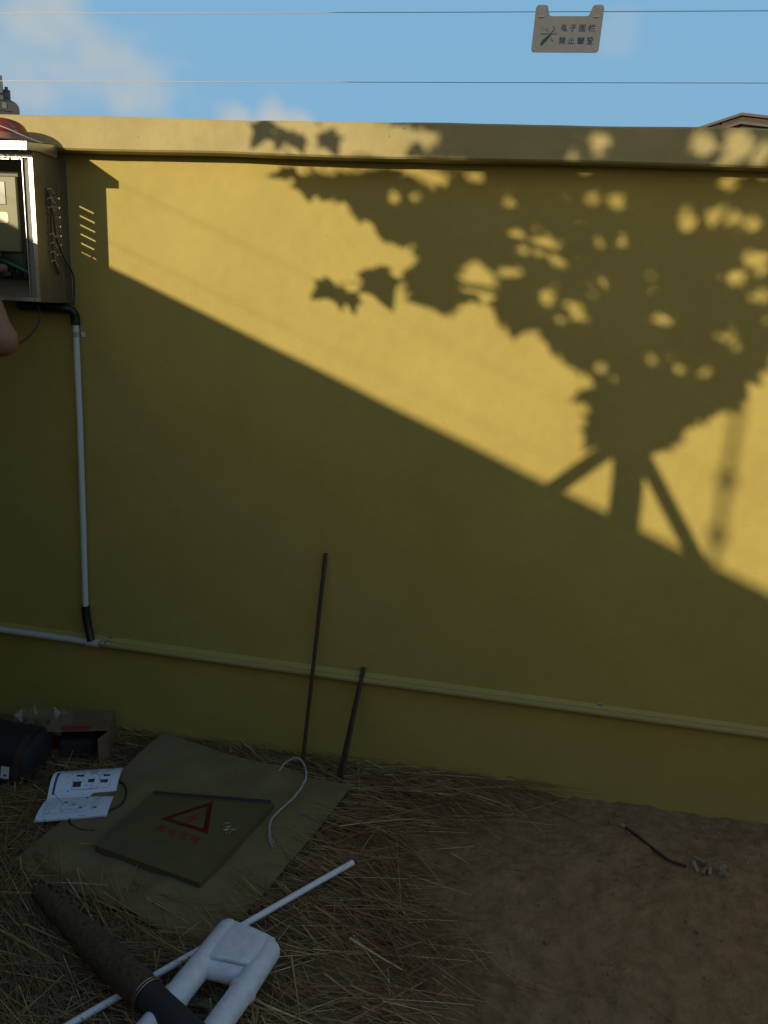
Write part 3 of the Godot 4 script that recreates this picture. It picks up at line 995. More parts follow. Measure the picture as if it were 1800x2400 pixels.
func make_pipes() -> void:
	var a := thing("downpipe", "white plastic conduit running down the wall below the cabinet", "pipe")
	obj("tube", tubed([Vector3(-1.384, 1.515, 0.017), Vector3(-1.386, 1.2, 0.0165), Vector3(-1.393, 0.8, 0.017), Vector3(-1.400, 0.505, 0.017)], 0.0105, 14), M.white_pipe, a)
	saddle(-1.3845, 1.470, 0.0105, true, a)
	tag(obj("hose_elbow", corrugated([Vector3(-1.56, 1.553, 0.05), Vector3(-1.47, 1.551, 0.045), Vector3(-1.412, 1.5505, 0.034), Vector3(-1.390, 1.543, 0.024), Vector3(-1.384, 1.525, 0.018), Vector3(-1.384, 1.500, 0.017)], 0.0150), M.black), "black corrugated hose bending from the cabinet base into the white conduit", "hose")
	tag(obj("hose_end", corrugated([Vector3(-1.400, 0.520, 0.017), Vector3(-1.397, 0.47, 0.018), Vector3(-1.389, 0.43, 0.022), Vector3(-1.377, 0.392, 0.030)], 0.0150), M.black), "short black hose from the foot of the white conduit to the low pipe", "hose")
	var b := thing("wall_pipe", "long low conduit along the wall, white at the left and painted yellow on", "pipe")
	obj("white_tube", tubed([Vector3(-2.3, pipe_y(-2.3), 0.021), Vector3(-1.38, pipe_y(-1.38), 0.021)], 0.0120, 14), M.grey_pvc, b)
	obj("coupling", tubed([Vector3(-1.395, pipe_y(-1.395), 0.023), Vector3(-1.350, pipe_y(-1.350), 0.023)], 0.0155, 14), M.grey_pvc, b)
	var pts := []
	for i in 40:
		var x := -1.352 + i * 0.1
		pts.append(Vector3(x, pipe_y(x) + sin(x * 2.3) * 0.0025, 0.021 + sin(x * 3.1) * 0.002))
	obj("yellow_tube", tubed(pts, 0.0122, 14), M.pipe_yellow, b)
	saddle(-1.318, pipe_y(-1.318) - 0.001, 0.0124, false, b)
	saddle(0.42, pipe_y(0.42) - 0.001, 0.0124, false, b)
	for x in [-1.327, -1.308]:
		obj("clip_screw", tubed([Vector3(x, pipe_y(x) + 0.004, 0.030), Vector3(x, pipe_y(x) + 0.0135, 0.0395)], 0.0052, 10), M.zinc, b)
	tag(obj("cable_loop", tubed(curve([Vector3(-1.44, 1.57, 0.14), Vector3(-1.424, 1.530, 0.15), Vector3(-1.422, 1.490, 0.18), Vector3(-1.425, 1.455, 0.24), Vector3(-1.430, 1.430, 0.32), Vector3(-1.46, 1.405, 0.36), Vector3(-1.54, 1.39, 0.36), Vector3(-1.60, 1.45, 0.25), Vector3(-1.61, 1.567, 0.14)], 8), 0.0028, 8), M.black), "black cable looping below the cabinet behind the elbow", "cable")
	var c := thing("hanging_cables", "two thin black cables dangling against the cabinet side panel", "cable")
	obj("cable", tubed(curve([Vector3(-1.394, 1.900, 0.125), Vector3(-1.388, 1.86, 0.12), Vector3(-1.390, 1.76, 0.118), Vector3(-1.389, 1.69, 0.115), Vector3(-1.392, 1.655, 0.085)], 8), 0.0024, 8), M.black, c)
	obj("cable", tubed(curve([Vector3(-1.394, 1.880, 0.118), Vector3(-1.384, 1.82, 0.112), Vector3(-1.386, 1.76, 0.10), Vector3(-1.388, 1.70, 0.055), Vector3(-1.386, 1.65, 0.012), Vector3(-1.386, 1.56, 0.018)], 8), 0.0024, 8), M.black, c)
	rng.seed = 3
	for i in 7:
		var y := 1.895 - i * 0.026 - (0.05 if i > 2 else 0.0)
		obj("cable_tie", tubed(curve([Vector3(-1.3925, y, 0.127), Vector3(-1.383, y + 0.005, 0.119), Vector3(-1.384, y - 0.002, 0.111), Vector3(-1.380, y - rng.randf_range(0.002, 0.012), 0.104)], 5), 0.0012, 6), M.white_pipe if i % 2 else M.steel, c)

# ------------------------------------------------------------------ things on the ground
func make_sheet() -> void:
	var n := FastNoiseLite.new()
	n.seed = 19
	n.frequency = 2.0
	var lift := func(u: float, v: float) -> float:
		return n.get_noise_2d(u * 1.4, v * 1.4) * 0.016 * (1.0 - 0.4 * v) + 0.004 + 0.007 * maxf(1.0 - absf(u - 0.62) * 16.0, 0.0) + 0.012 * pow(maxf(u - 0.7, 0.0) / 0.3, 2.0) * pow(v, 4.0)
	tag(obj("cardboard_sheet", slab(reversed_corners(SHEET), 20, 20, 0.005, lift), M.card), "large flattened grey brown cardboard sheet spread on the straw", "cardboard")

# corners given clockwise from above (x right, z towards the viewer) become counter-clockwise
func reversed_corners(c: Array) -> Array:
	return [c[3], c[2], c[1], c[0]]

func panel_y(z: float) -> float:
	return 0.070 - 0.045 * (z - 0.37)

func make_panel() -> void:
	var t := thing("cabinet_door", "dark cabinet door with a red lightning triangle lying on the cardboard", "cabinet door")
	var q := [Vector2(-0.985, 0.394), Vector2(-0.597, 0.360), Vector2(-0.696, 0.720), Vector2(-1.040, 0.645)]
	var c := []
	for p in q:
		c.append(Vector3(p.x, panel_y(p.y), p.y))
	var zero := func(_u: float, _v: float) -> float: return 0.0
	obj("door_skin", slab(reversed_corners(c), 2, 2, 0.003, zero), M.panel, t)
	var mid := (c[0] + c[1] + c[2] + c[3]) as Vector3 * 0.25
	for i in 4:
		var a: Vector3 = c[i]
		var b: Vector3 = c[(i + 1) % 4]
		var o := func(p: Vector3, d: float, y: float) -> Vector3:
			return p + (p - mid).normalized() * d + Vector3(0, y, 0)
		var st := tool()
		# folded edge: outer wall going down, small raised rim on top
		quad(st, o.call(b, 0.002, 0.002), o.call(a, 0.002, 0.002), o.call(a, 0.003, -0.026), o.call(b, 0.003, -0.026))
		quad(st, o.call(a, -0.010, 0.0022), o.call(a, 0.002, 0.002), o.call(b, 0.002, 0.002), o.call(b, -0.010, 0.0022))
		quad(st, o.call(b, -0.010, 0.0006), o.call(a, -0.010, 0.0006), o.call(a, -0.010, 0.0022), o.call(b, -0.010, 0.0022))
		quad(st, o.call(a, 0.000, 0.0), o.call(b, 0.000, 0.0), o.call(b, 0.001, -0.026), o.call(a, 0.001, -0.026))
		obj("folded_edge", st, M.panel, t)
	# hinge rail along the back edge
	var rail := tool()
	tube(rail, [c[0] + Vector3(0.004, 0.001, -0.004), c[1] + Vector3(-0.008, 0.001, -0.004)], 0.0065, 10)
	obj("hinge_rail", rail, M.black_matt, t)
	# the printed triangle, bolt and words
	var at := func(x: float, z: float) -> Vector3: return Vector3(x, panel_y(z) + 0.0006, z)
	var tri_pts := [Vector2(-0.912, 0.500), Vector2(-0.784, 0.390), Vector2(-0.746, 0.532)]
	var cen: Vector2 = (tri_pts[0] + tri_pts[1] + tri_pts[2]) / 3.0
	var st2 := tool()
	for i in 3:
		var a: Vector2 = tri_pts[i]
		var b: Vector2 = tri_pts[(i + 1) % 3]
		var ai := a.lerp(cen, 0.32)
		var bi := b.lerp(cen, 0.32)
		quad(st2, at.call(ai.x, ai.y), at.call(a.x, a.y), at.call(b.x, b.y), at.call(bi.x, bi.y))
		quad(st2, at.call(a.x, a.y), at.call(ai.x, ai.y), at.call(bi.x, bi.y), at.call(b.x, b.y))
	obj("red_triangle", st2, M.red_print, t)
	# frame of the print: right = along the base, up = towards the apex
	var base_dir: Vector2 = (tri_pts[2] - tri_pts[0]).normalized()
	var up2 := Vector2(base_dir.y, -base_dir.x)
	var bx := Vector3(base_dir.x, -0.045 * base_dir.y, base_dir.y)
	var by := Vector3(up2.x, -0.045 * up2.y, up2.y)
	var frame := Transform3D(Basis(bx, by, bx.cross(by).normalized()), Vector3.ZERO)
	var bolt := tool()
	frame.origin = at.call(cen.x, cen.y)
	plate(bolt, PackedVector2Array([Vector2(0.012, 0.034), Vector2(-0.016, -0.002), Vector2(-0.002, -0.001), Vector2(-0.010, -0.026), Vector2(0.018, 0.008), Vector2(0.004, 0.008)]), 0.0006, frame)
	obj("lightning_bolt", bolt, M.red_print, t)
	var i2 := 0
	for key in ["you", "dian", "wei2", "xian"]:
		var l := tool()
		var o2: Vector2 = tri_pts[0] + base_dir * (0.012 + i2 * 0.040) - up2 * 0.018
		frame.origin = at.call(o2.x, o2.y)
		write(l, key, 0.031, 0.0032, 0.0006, frame)
		obj("lettering", l, M.red_print, t)
		i2 += 1
	var kt := thing("small_keys", "two small shiny keys on a ring lying on the cabinet door", "keys")
	var ko := Vector3(-0.692, panel_y(0.505) + 0.003, 0.505)
	var ring := []
	for i in 17:
		var a := TAU * i / 16.0
		ring.append(ko + Vector3(-0.008 + cos(a) * 0.012, 0.003 + sin(a) * 0.002, -0.016 + sin(a) * 0.012))
	obj("ring", tubed(ring, 0.0011, 6, false), M.steel, kt)
	for s in [[-0.006, 0.002, 0.4], [0.014, -0.002, -0.2]]:
		var xf := Transform3D(Basis(Vector3.UP, s[2]), ko + Vector3(s[0], 0.0012, s[1]))
		var st3 := tool()
		box(st3, Vector3(-0.009, -0.001, -0.007), Vector3(0.009, 0.001, 0.005), 0.0006, xf)
		box(st3, Vector3(-0.0022, -0.0009, 0.005), Vector3(0.0022, 0.0009, 0.022), 0.0005, xf)
		obj("key", st3, M.steel, kt)

func print_image() -> ImageTexture:
	var w := 320
	var h := 400
	var im := Image.create(w, h, false, Image.FORMAT_RGB8)
	im.fill(Color(0.85, 0.89, 0.94))
	var r := RandomNumberGenerator.new()
	r.seed = 8
	var rect := func(u0: float, v0: float, u1: float, v1: float, c: Color) -> void:
		im.fill_rect(Rect2i(int(u0 * w), int(v0 * h), maxi(int((u1 - u0) * w), 1), maxi(int((v1 - v0) * h), 1)), c)
	var blue := Color(0.16, 0.26, 0.52)
	var ink := Color(0.16, 0.18, 0.26)
	var grey := Color(0.45, 0.48, 0.55)
	# far page, 0 to 0.5: a blue title bar down the left, boxes and lines of print
	rect.call(0.055, 0.15, 0.095, 0.47, blue)
	rect.call(0.14, 0.025, 0.175, 0.12, ink)
	for i in 6:
		rect.call(0.22 + i * 0.07, 0.022, 0.27 + i * 0.07, 0.036, Color(0.38, 0.22, 0.42))
	rect.call(0.76, 0.03, 0.88, 0.05, ink)
	for b in [[0.36, 0.22, 0.47, 0.26], [0.34, 0.33, 0.46, 0.40], [0.55, 0.30, 0.65, 0.35], [0.76, 0.22, 0.86, 0.26], [0.74, 0.31, 0.85, 0.36], [0.22, 0.13, 0.30, 0.145]]:
		rect.call(b[0], b[1], b[2], b[3], ink)
		for k in 4:
			rect.call(b[0] + 0.01 + r.randf() * 0.06, b[1] + 0.005, b[0] + 0.02 + r.randf() * 0.06, b[1] + 0.012, Color(0.6, 0.62, 0.7))
	for i in 9:
		rect.call(0.54 + i * 0.014, 0.08 + r.randf() * 0.01, 0.547 + i * 0.014, 0.22, grey)
	for i in 5:
		rect.call(0.31 + i * 0.025, 0.08, 0.318 + i * 0.025, 0.17 + r.randf() * 0.03, grey)
		rect.call(0.78, 0.09 + i * 0.022, 0.80 + r.randf() * 0.05, 0.096 + i * 0.022, grey)
	for b in [[0.33, 0.425, 0.72, 0.43], [0.72, 0.12, 0.724, 0.43], [0.33, 0.30, 0.334, 0.43], [0.74, 0.42, 0.88, 0.424], [0.884, 0.20, 0.888, 0.42]]:
		rect.call(b[0], b[1], b[2], b[3], ink)
	for i in 60:
		var u := r.randf_range(0.16, 0.86)
		var v := r.randf_range(0.06, 0.44)
		rect.call(u, v, u + r.randf_range(0.01, 0.05), v + r.randf_range(0.003, 0.010), ink.lerp(grey, r.randf()))
	for i in 70:
		var u := r.randf_range(0.22, 0.84)
		var v := r.randf_range(0.53, 0.90)
		rect.call(u, v, u + r.randf_range(0.006, 0.04), v + r.randf_range(0.003, 0.008), ink.lerp(grey, r.randf()))
	# near page, 0.5 to 1: a wiring diagram
	for b in [[0.30, 0.54, 0.62, 0.546], [0.30, 0.84, 0.62, 0.846], [0.30, 0.54, 0.306, 0.84], [0.616, 0.54, 0.622, 0.66], [0.616, 0.74, 0.622, 0.84], [0.40, 0.62, 0.406, 0.78], [0.46, 0.68, 0.54, 0.686], [0.36, 0.60, 0.52, 0.606], [0.42, 0.76, 0.58, 0.766]]:
		rect.call(b[0], b[1], b[2], b[3], ink)
	for b in [[0.31, 0.65, 0.36, 0.69], [0.56, 0.80, 0.61, 0.83], [0.44, 0.72, 0.49, 0.74], [0.58, 0.55, 0.63, 0.58], [0.80, 0.53, 0.85, 0.57], [0.76, 0.82, 0.82, 0.85]]:
		rect.call(b[0], b[1], b[2], b[3], ink)
	for i in 11:
		rect.call(0.70 + r.randf() * 0.03, 0.56 + i * 0.026, 0.80 + r.randf() * 0.06, 0.566 + i * 0.026, grey)
	for i in 3:
		rect.call(0.09 + i * 0.055, 0.60, 0.098 + i * 0.055, 0.93 - i * 0.06, Color(0.35, 0.42, 0.58))
	rect.call(0.20, 0.90, 0.66, 0.906, grey)
	im.generate_mipmaps()
	return ImageTexture.create_from_image(im)

func make_booklet() -> void:
	var m := mat(Color.WHITE, 0.55)
	m.albedo_color = Color.WHITE
	m.albedo_texture = print_image()
	# u: left to right, v: far to near; one folded sheet with the spine across the middle
	var corners := [Vector3(-1.324, 0.060, 0.362), Vector3(-1.132, 0.060, 0.294), Vector3(-1.080, 0.050, 0.509), Vector3(-1.279, 0.044, 0.575)]
	var lift := func(u: float, v: float) -> float:
		if v < 0.5:
			return 0.030 * sin(PI * v * 2.0) * (1.0 - 0.35 * u) + 0.018 * (1.0 - v * 2.0)
		return 0.012 * sin(PI * (v - 0.5) * 1.6)
	var t := thing("manual", "open white instruction booklet with diagrams on the left of the cardboard", "booklet")
	obj("pages", slab(corners, 12, 24, 0.0015, lift), m, t)
	var under := func(u: float, v: float) -> float: return float(lift.call(u, v)) * 0.8 - 0.003
	obj("cover", slab(corners, 8, 16, 0.001, under), M.white, t)

func make_boxes() -> void:
	var t := thing("open_carton", "brown carton lying open against the foot of the wall behind the booklet", "box")
	var xf := Transform3D(Basis(Vector3.UP, 0.28), Vector3(-1.345, 0.012, 0.215))
	var w := 0.105
	var h := 0.125
	var d := 0.13
	var st := tool()
	box(st, Vector3(-w, 0, -d), Vector3(w, 0.003, 0), 0.001, xf)
	obj("bottom", st, M.kraft, t)
	st = tool()
	box(st, Vector3(-w, h, -d), Vector3(w, h + 0.003, 0.0), 0.001, xf)
	obj("top", st, M.kraft, t)
	for s in [-1.0, 1.0]:
		st = tool()
		box(st, Vector3(s * w - 0.0015, 0.0032, -d), Vector3(s * w + 0.0015, h - 0.0002, 0), 0.001, xf)
		obj("side", st, M.kraft, t)
	st = tool()
	box(st, Vector3(-w + 0.002, 0.0032, -d), Vector3(w - 0.002, h - 0.0002, -d + 0.003), 0.001, xf)
	obj("back", st, M.kraft, t)
	st = tool()
	box(st, Vector3(-w, 0, 0), Vector3(w, 0.003, 0.055), 0.001, xf * Transform3D(Basis(Vector3.RIGHT, 0.25), Vector3(0, 0.002, 0.001)))
	obj("flap", st, M.kraft, t)
	st = tool()
	box(st, Vector3(0, 0.004, 0), Vector3(0.003, h - 0.004, 0.05), 0.001, xf * Transform3D(Basis(Vector3.UP, -0.5), Vector3(w, 0, 0.001)))
	obj("flap", st, M.kraft, t)
	st = tool()
	box(st, Vector3(-w + 0.05, h + 0.0032, -0.03), Vector3(w - 0.06, h + 0.0036, -0.004), 0.0001, xf)
	obj("red_band", st, M.red_print, t)
	# what lies in it: a wrapped grey part
	st = tool()
	box(st, Vector3(-0.07, 0.0035, -0.11), Vector3(0.055, 0.075, -0.02), 0.012, xf)
	tag(obj("foam_block", st, M.black_matt), "dark packing block inside the open carton", "packing")
	var g := thing("tool_bag", "black tool bag with a brown strap and white tag at the left edge", "bag")
	var bones := []
	for i in 3:
		for j in 2:
			bones.append([Vector3(-1.60 + i * 0.065, 0.05 + j * 0.065, 0.25), Vector3(-1.60 + i * 0.065, 0.045 + j * 0.06, 0.345), 0.045, 0.048])
	obj("body", skin(bones, 0.012, 0.04), mat(Color(0.016, 0.017, 0.016), 0.75), g)
	st = tool()
	var sp := curve([Vector3(-1.450, 0.16, 0.25), Vector3(-1.452, 0.168, 0.32), Vector3(-1.447, 0.135, 0.384), Vector3(-1.455, 0.08, 0.401), Vector3(-1.447, 0.02, 0.404)], 6)
	for i in sp.size() - 1:
		var e := Vector3(0.011, 0, -0.004)
		quad(st, sp[i] - e, sp[i + 1] - e, sp[i + 1] + e, sp[i] + e)
		quad(st, sp[i] + e, sp[i + 1] + e, sp[i + 1] - e, sp[i] - e)
	obj("strap", st, mat(Color(0.11, 0.065, 0.035), 0.8), g)
	st = tool()
	box(st, Vector3(-0.015, -0.02, 0), Vector3(0.015, 0.02, 0.001), 0.0003, Transform3D(Basis(Vector3.RIGHT, -0.25), Vector3(-1.489, 0.075, 0.402)))
	obj("tag", st, M.white, g)
	st = tool()
	box(st, Vector3(-0.004, -0.012, 0.001), Vector3(0.006, -0.005, 0.0014), 0.0001, Transform3D(Basis(Vector3.RIGHT, -0.25), Vector3(-1.489, 0.075, 0.402)))
	obj("tag_print", st, mat(Color(0.08, 0.09, 0.13), 0.6), g)
	# crumpled clear film behind
	var film := StandardMaterial3D.new()
	film.albedo_color = Color(0.75, 0.8, 0.8, 0.06)
	film.transparency = BaseMaterial3D.TRANSPARENCY_ALPHA
	film.roughness = 0.12
	film.cull_mode = BaseMaterial3D.CULL_DISABLED
	rng.seed = 44
	st = tool()
	var grid := []
	for i in 9:
		var row := []
		for j in 7:
			row.append(Vector3(-1.56 + i * 0.024 + rng.randfn(0, 0.006), 0.185 + rng.randfn(0, 0.013) - absf(j - 3.0) * 0.012, 0.12 + j * 0.022 + rng.randfn(0, 0.005)))
		grid.append(row)
	for i in 8:
		for j in 6:
			tri(st, grid[i][j], grid[i][j + 1], grid[i + 1][j + 1])
			tri(st, grid[i][j], grid[i + 1][j + 1], grid[i + 1][j])
	tag(obj("plastic_film", st, film), "crumpled clear plastic film on top of the tool bag", "plastic film")

func make_ground_things() -> void:
	make_sheet()
	make_panel()
	make_booklet()
	make_boxes()
	# cord of white strands
	var t := thing("twine", "white twisted cord curving over the right half of the cardboard", "cord")
	var path := [Vector3(-0.632, 0.060, 0.177), Vector3(-0.612, 0.090, 0.160), Vector3(-0.575, 0.112, 0.158), Vector3(-0.543, 0.112, 0.185), Vector3(-0.520, 0.098, 0.245), Vector3(-0.535, 0.078, 0.310), Vector3(-0.567, 0.062, 0.370), Vector3(-0.583, 0.058, 0.425), Vector3(-0.570, 0.052, 0.480), Vector3(-0.545, 0.050, 0.530)]
	for s in 3:
		var pts := []
		var fine := curve(path, 10)
		for i in fine.size():
			var a := i * 0.35 + s * TAU / 3.0
			var f := 1.0 + 2.2 * maxf(i / float(fine.size()) - 0.85, 0.0) * 6.0
			pts.append(fine[i] + Vector3(cos(a), sin(a), sin(a * 0.7)) * 0.0022 * f)
		obj("strand", tubed(pts, 0.0015, 6), mat(Color(0.42, 0.42, 0.38), 0.7), t)
	# black lead round the booklet
	tag(obj("black_lead", tubed(curve([Vector3(-1.19, 0.05, 0.52), Vector3(-1.175, 0.048, 0.555), Vector3(-1.13, 0.046, 0.575), Vector3(-1.085, 0.046, 0.570)], 8), 0.0030, 8), M.black), "short black lead showing below the near edge of the booklet", "lead")
	tag(obj("black_lead", tubed(curve([Vector3(-1.135, 0.062, 0.345), Vector3(-1.095, 0.066, 0.365), Vector3(-1.065, 0.062, 0.41), Vector3(-1.062, 0.058, 0.455), Vector3(-1.095, 0.052, 0.49)], 8), 0.0030, 8), M.black), "black lead curving beside the right edge of the booklet", "lead")
	# rods leaning on the wall
	tag(obj("steel_rod", tubed([Vector3(-0.575, 0.0, 0.085), Vector3(-0.552, 0.40, 0.047), Vector3(-0.530, 0.800, 0.008)], 0.0068, 10), M.iron), "tall thin dark rod leaning against the yellow wall", "rod")
	var b := thing("short_stakes", "pair of short dark stakes leaning together against the wall", "stakes")
	obj("stake", tubed([Vector3(-0.437, 0.0, 0.135), Vector3(-0.409, 0.20, 0.078), Vector3(-0.382, 0.402, 0.010)], 0.0082, 10), M.iron, b)
	obj("stake", tubed([Vector3(-0.424, 0.0, 0.150), Vector3(-0.404, 0.19, 0.092), Vector3(-0.384, 0.375, 0.026)], 0.0062, 10), M.iron, b)
	# thin conduit on the straw
	tag(obj("thin_conduit", tubed([Vector3(-0.30, 0.062, 0.560), Vector3(-0.373, 0.059, 0.645), Vector3(-0.781, 0.050, 1.142), Vector3(-0.90, 0.046, 1.288)], 0.0085, 12), M.white), "thin white conduit lying on the straw under the white bracket", "pipe")
	make_bracket()
	# dark pole in the corner
	var p := thing("bound_pole", "dark round wooden pole bound with wire in the lower left corner", "pole")
	var d := (Vector3(-0.552, 0.10, 1.173) - Vector3(-1.146, 0.045, 0.800)).normalized()
	var e := Vector3(-0.663, 0.092, 1.112)
	var pts2 := []
	var rad := []
	rng.seed = 9
	for i in 15:
		pts2.append(e - d * (0.52 - i * 0.52 / 14.0) + Vector3(0, rng.randf_range(-0.002, 0.002), 0))
		rad.append(0.020 + 0.018 * minf(i / 8.0, 1.0) + rng.randf_range(-0.001, 0.001) - (0.004 if i == 14 else 0.0))
	obj("wood", tubed(pts2, rad, 18), M.pole_wood, p)
	obj("sleeve", tubed([e - d * 0.01, e + d * 0.03, e + d * 0.30], [0.029, 0.033, 0.033], 18), M.black_matt, p)
	for s in [-0.004, 0.004]:
		var ring := []
		var side := d.cross(Vector3.UP).normalized()
		var up := side.cross(d)
		for i in 25:
			var a := TAU * i / 24.0
			ring.append(e + d * (s + 0.004 * sin(a)) + (side * cos(a) + up * sin(a)) * 0.0365)
		obj("wire_binding", tubed(ring, 0.0009, 6, false), M.steel, p)
	# right hand side: strip and torn plastic on bare soil
	tag(obj("dark_strip", tubed(curve([Vector3(0.525, 0.012, 0.150), Vector3(0.56, 0.010, 0.185), Vector3(0.60, 0.008, 0.235), Vector3(0.64, 0.008, 0.280), Vector3(0.685, 0.010, 0.298)], 6), 0.0042, 8), M.black_matt), "dark strip of cable lying on the bare soil at the right", "cable scrap")
	var sc := tool()
	rng.seed = 31
	for i in 14:
		var o := Vector3(0.70 + rng.randf() * 0.11, 0.012 + rng.randf() * 0.012, 0.270 + rng.randf() * 0.045)
		var xf := Transform3D(Basis.from_euler(Vector3(rng.randf_range(-0.6, 0.6), rng.randf() * PI, rng.randf_range(-0.6, 0.6))), o)
		box(sc, Vector3(-0.016, -0.0006, -0.005), Vector3(0.016, 0.0006, 0.005), 0.0004, xf)
	tag(obj("torn_plastic", sc, mat(Color(0.20, 0.19, 0.14), 0.6)), "torn pale plastic scraps at the end of the dark strip", "litter")
	tag(obj("pale_pebble", skin([[Vector3(0.515, 0.008, 0.135), Vector3(0.522, 0.008, 0.139), 0.008, 0.007]], 0.003, 0.004), mat(Color(0.22, 0.19, 0.14), 0.9)), "pale pebble at the upper end of the dark strip", "pebble")

func make_bracket() -> void:
	var t := thing("white_bracket", "white metal bracket with two legs lying on the straw at the bottom", "bracket")
	var y := 0.092
	obj("leg", tubed([Vector3(-0.552, y - 0.012, 0.885), Vector3(-0.553, y - 0.010, 0.892), Vector3(-0.601, y - 0.010, 1.090), Vector3(-0.645, y - 0.010, 1.280)], [0.027, 0.030, 0.030, 0.030], 22), M.scuffed, t)
	obj("leg", tubed([Vector3(-0.435, y - 0.012, 0.925), Vector3(-0.436, y - 0.010, 0.932), Vector3(-0.459, y - 0.010, 1.045), Vector3(-0.516, y - 0.010, 1.270)], [0.026, 0.029, 0.029, 0.029], 22), M.scuffed, t)
	var st := slab([Vector3(-0.565, y + 0.016, 1.000), Vector3(-0.450, y + 0.016, 1.005), Vector3(-0.425, y + 0.018, 0.915), Vector3(-0.548, y + 0.018, 0.880)], 12, 10, 0.006, func(u: float, v: float) -> float: return 0.004 * sin(PI * u) - 0.012 * pow(absf(v - 0.4), 2.0))
	obj("cross_plate", st, M.scuffed, t)
	for e in [[Vector3(-0.601, y - 0.010, 1.090), Vector3(-0.645, y - 0.010, 1.280)], [Vector3(-0.459, y - 0.010, 1.045), Vector3(-0.516, y - 0.010, 1.270)]]:
		var along: Vector3 = (e[1] - e[0]).normalized()
		obj("socket_rim", tubed([e[0], e[0] + along * 0.004, e[0] + along * 0.016, e[0] + along * 0.020], [0.0295, 0.0325, 0.0325, 0.0295], 22, false), M.scuffed, t)
	obj("cross_bar", tubed([Vector3(-0.575, y - 0.014, 1.004), Vector3(-0.460, y - 0.014, 1.010)], 0.024, 16), M.scuffed, t)

# ------------------------------------------------------------------ tree that throws the shadow
const CROWN := [-0.640, 1.985, -0.650, 1.940, -0.621, 1.905, -0.586, 1.916, -0.543, 1.911, -0.489, 1.899, -0.478, 1.867, -0.449, 1.846, -0.436, 1.881, -0.407, 1.863, -0.391, 1.811, -0.368, 1.783, -0.326, 1.781, -0.268, 1.789, -0.247, 1.757, -0.264, 1.737, -0.301, 1.715, -0.306, 1.681, -0.297, 1.652, -0.258, 1.640, -0.238, 1.610, -0.187, 1.582, -0.152, 1.596, -0.120, 1.629, -0.085, 1.635, -0.080, 1.658, -0.120, 1.663, -0.159, 1.688, -0.161, 1.714, -0.135, 1.742, -0.087, 1.744, -0.058, 1.721, -0.031, 1.696, -0.052, 1.653, -0.025, 1.627,
	-0.032, 1.579, 0.011, 1.559, 0.020, 1.537, 0.080, 1.555, 0.108, 1.550, 0.125, 1.520, 0.153, 1.512, 0.172, 1.465, 0.214, 1.454, 0.254, 1.463, 0.272, 1.425, 0.269, 1.391, 0.223, 1.374, 0.214, 1.352, 0.275, 1.345, 0.290, 1.308, 0.303, 1.280, 0.288, 1.229, 0.325, 1.210, 0.347, 1.197, 0.463, 1.206, 0.553, 1.246, 0.554, 1.298, 0.591, 1.350, 0.621, 1.331, 0.657, 1.351, 0.697, 1.364, 0.709, 1.439, 0.746, 1.466, 0.758, 1.522, 0.917, 1.622, 0.95, 1.95, 1.0, 2.3, 0.85, 2.9, -0.30, 2.95, -0.608, 2.663, -0.620, 2.300, -0.450, 2.160, -0.330, 2.093, -0.250, 2.075, -0.180, 2.060, -0.200, 2.045, -0.250, 2.030, -0.290, 2.005]
# single leaves at the rim of the crown: stalk end and tip of their shadows, and how broad they are
const RIM_LEAVES := [-0.533, 1.667, -0.608, 1.615, 0.90, -0.522, 1.660, -0.504, 1.583, 0.90, -0.479, 1.645, -0.463, 1.572, 0.80, -0.414, 1.718, -0.347, 1.589, 1.00, -0.295, 1.729, -0.149, 1.609, 0.90, -0.256, 1.735, -0.192, 1.585, 1.15, -0.166, 1.702, -0.289, 1.630, 0.80, -0.109, 1.658, -0.074, 1.620, 0.70,
	-0.008, 1.662, -0.020, 1.560, 0.80, 0.034, 1.618, 0.025, 1.524, 0.80, 0.103, 1.602, 0.138, 1.521, 0.80, 0.144, 1.576, 0.153, 1.481, 0.90, 0.244, 1.525, 0.189, 1.459, 1.00, 0.276, 1.392, 0.208, 1.350, 0.60, 0.318, 1.297, 0.270, 1.198, 0.80, 0.304, 1.335, 0.265, 1.253, 0.70,
	-0.658, 1.986, -0.755, 1.965, 0.50, -0.632, 1.975, -0.615, 1.896, 1.20, -0.583, 1.976, -0.561, 1.909, 1.10, -0.513, 1.964, -0.531, 1.900, 1.00, -0.458, 1.939, -0.463, 1.840, 0.90, -0.393, 1.905, -0.377, 1.786, 1.10, -0.304, 1.871, -0.318, 1.777, 1.20, -0.241, 1.801, -0.215, 1.700, 1.00,
	0.536, 1.370, 0.538, 1.238, 0.80, 0.605, 1.404, 0.613, 1.305, 0.80, 0.674, 1.408, 0.724, 1.347, 0.80, 0.557, 1.420, 0.552, 1.323, 0.90, 0.708, 1.505, 0.759, 1.470, 0.90, -0.678, 2.091, -0.738, 2.010, 0.70, -0.639, 2.070, -0.658, 2.001, 0.70, -0.620, 2.058, -0.570, 2.003, 0.80,
	-0.596, 2.054, -0.575, 1.996, 0.90, -0.514, 2.064, -0.469, 1.994, 1.10, -0.524, 2.077, -0.544, 2.093, 0.50, -0.272, 2.098, -0.327, 2.084, 0.60, -0.231, 2.031, -0.281, 2.013, 0.90]
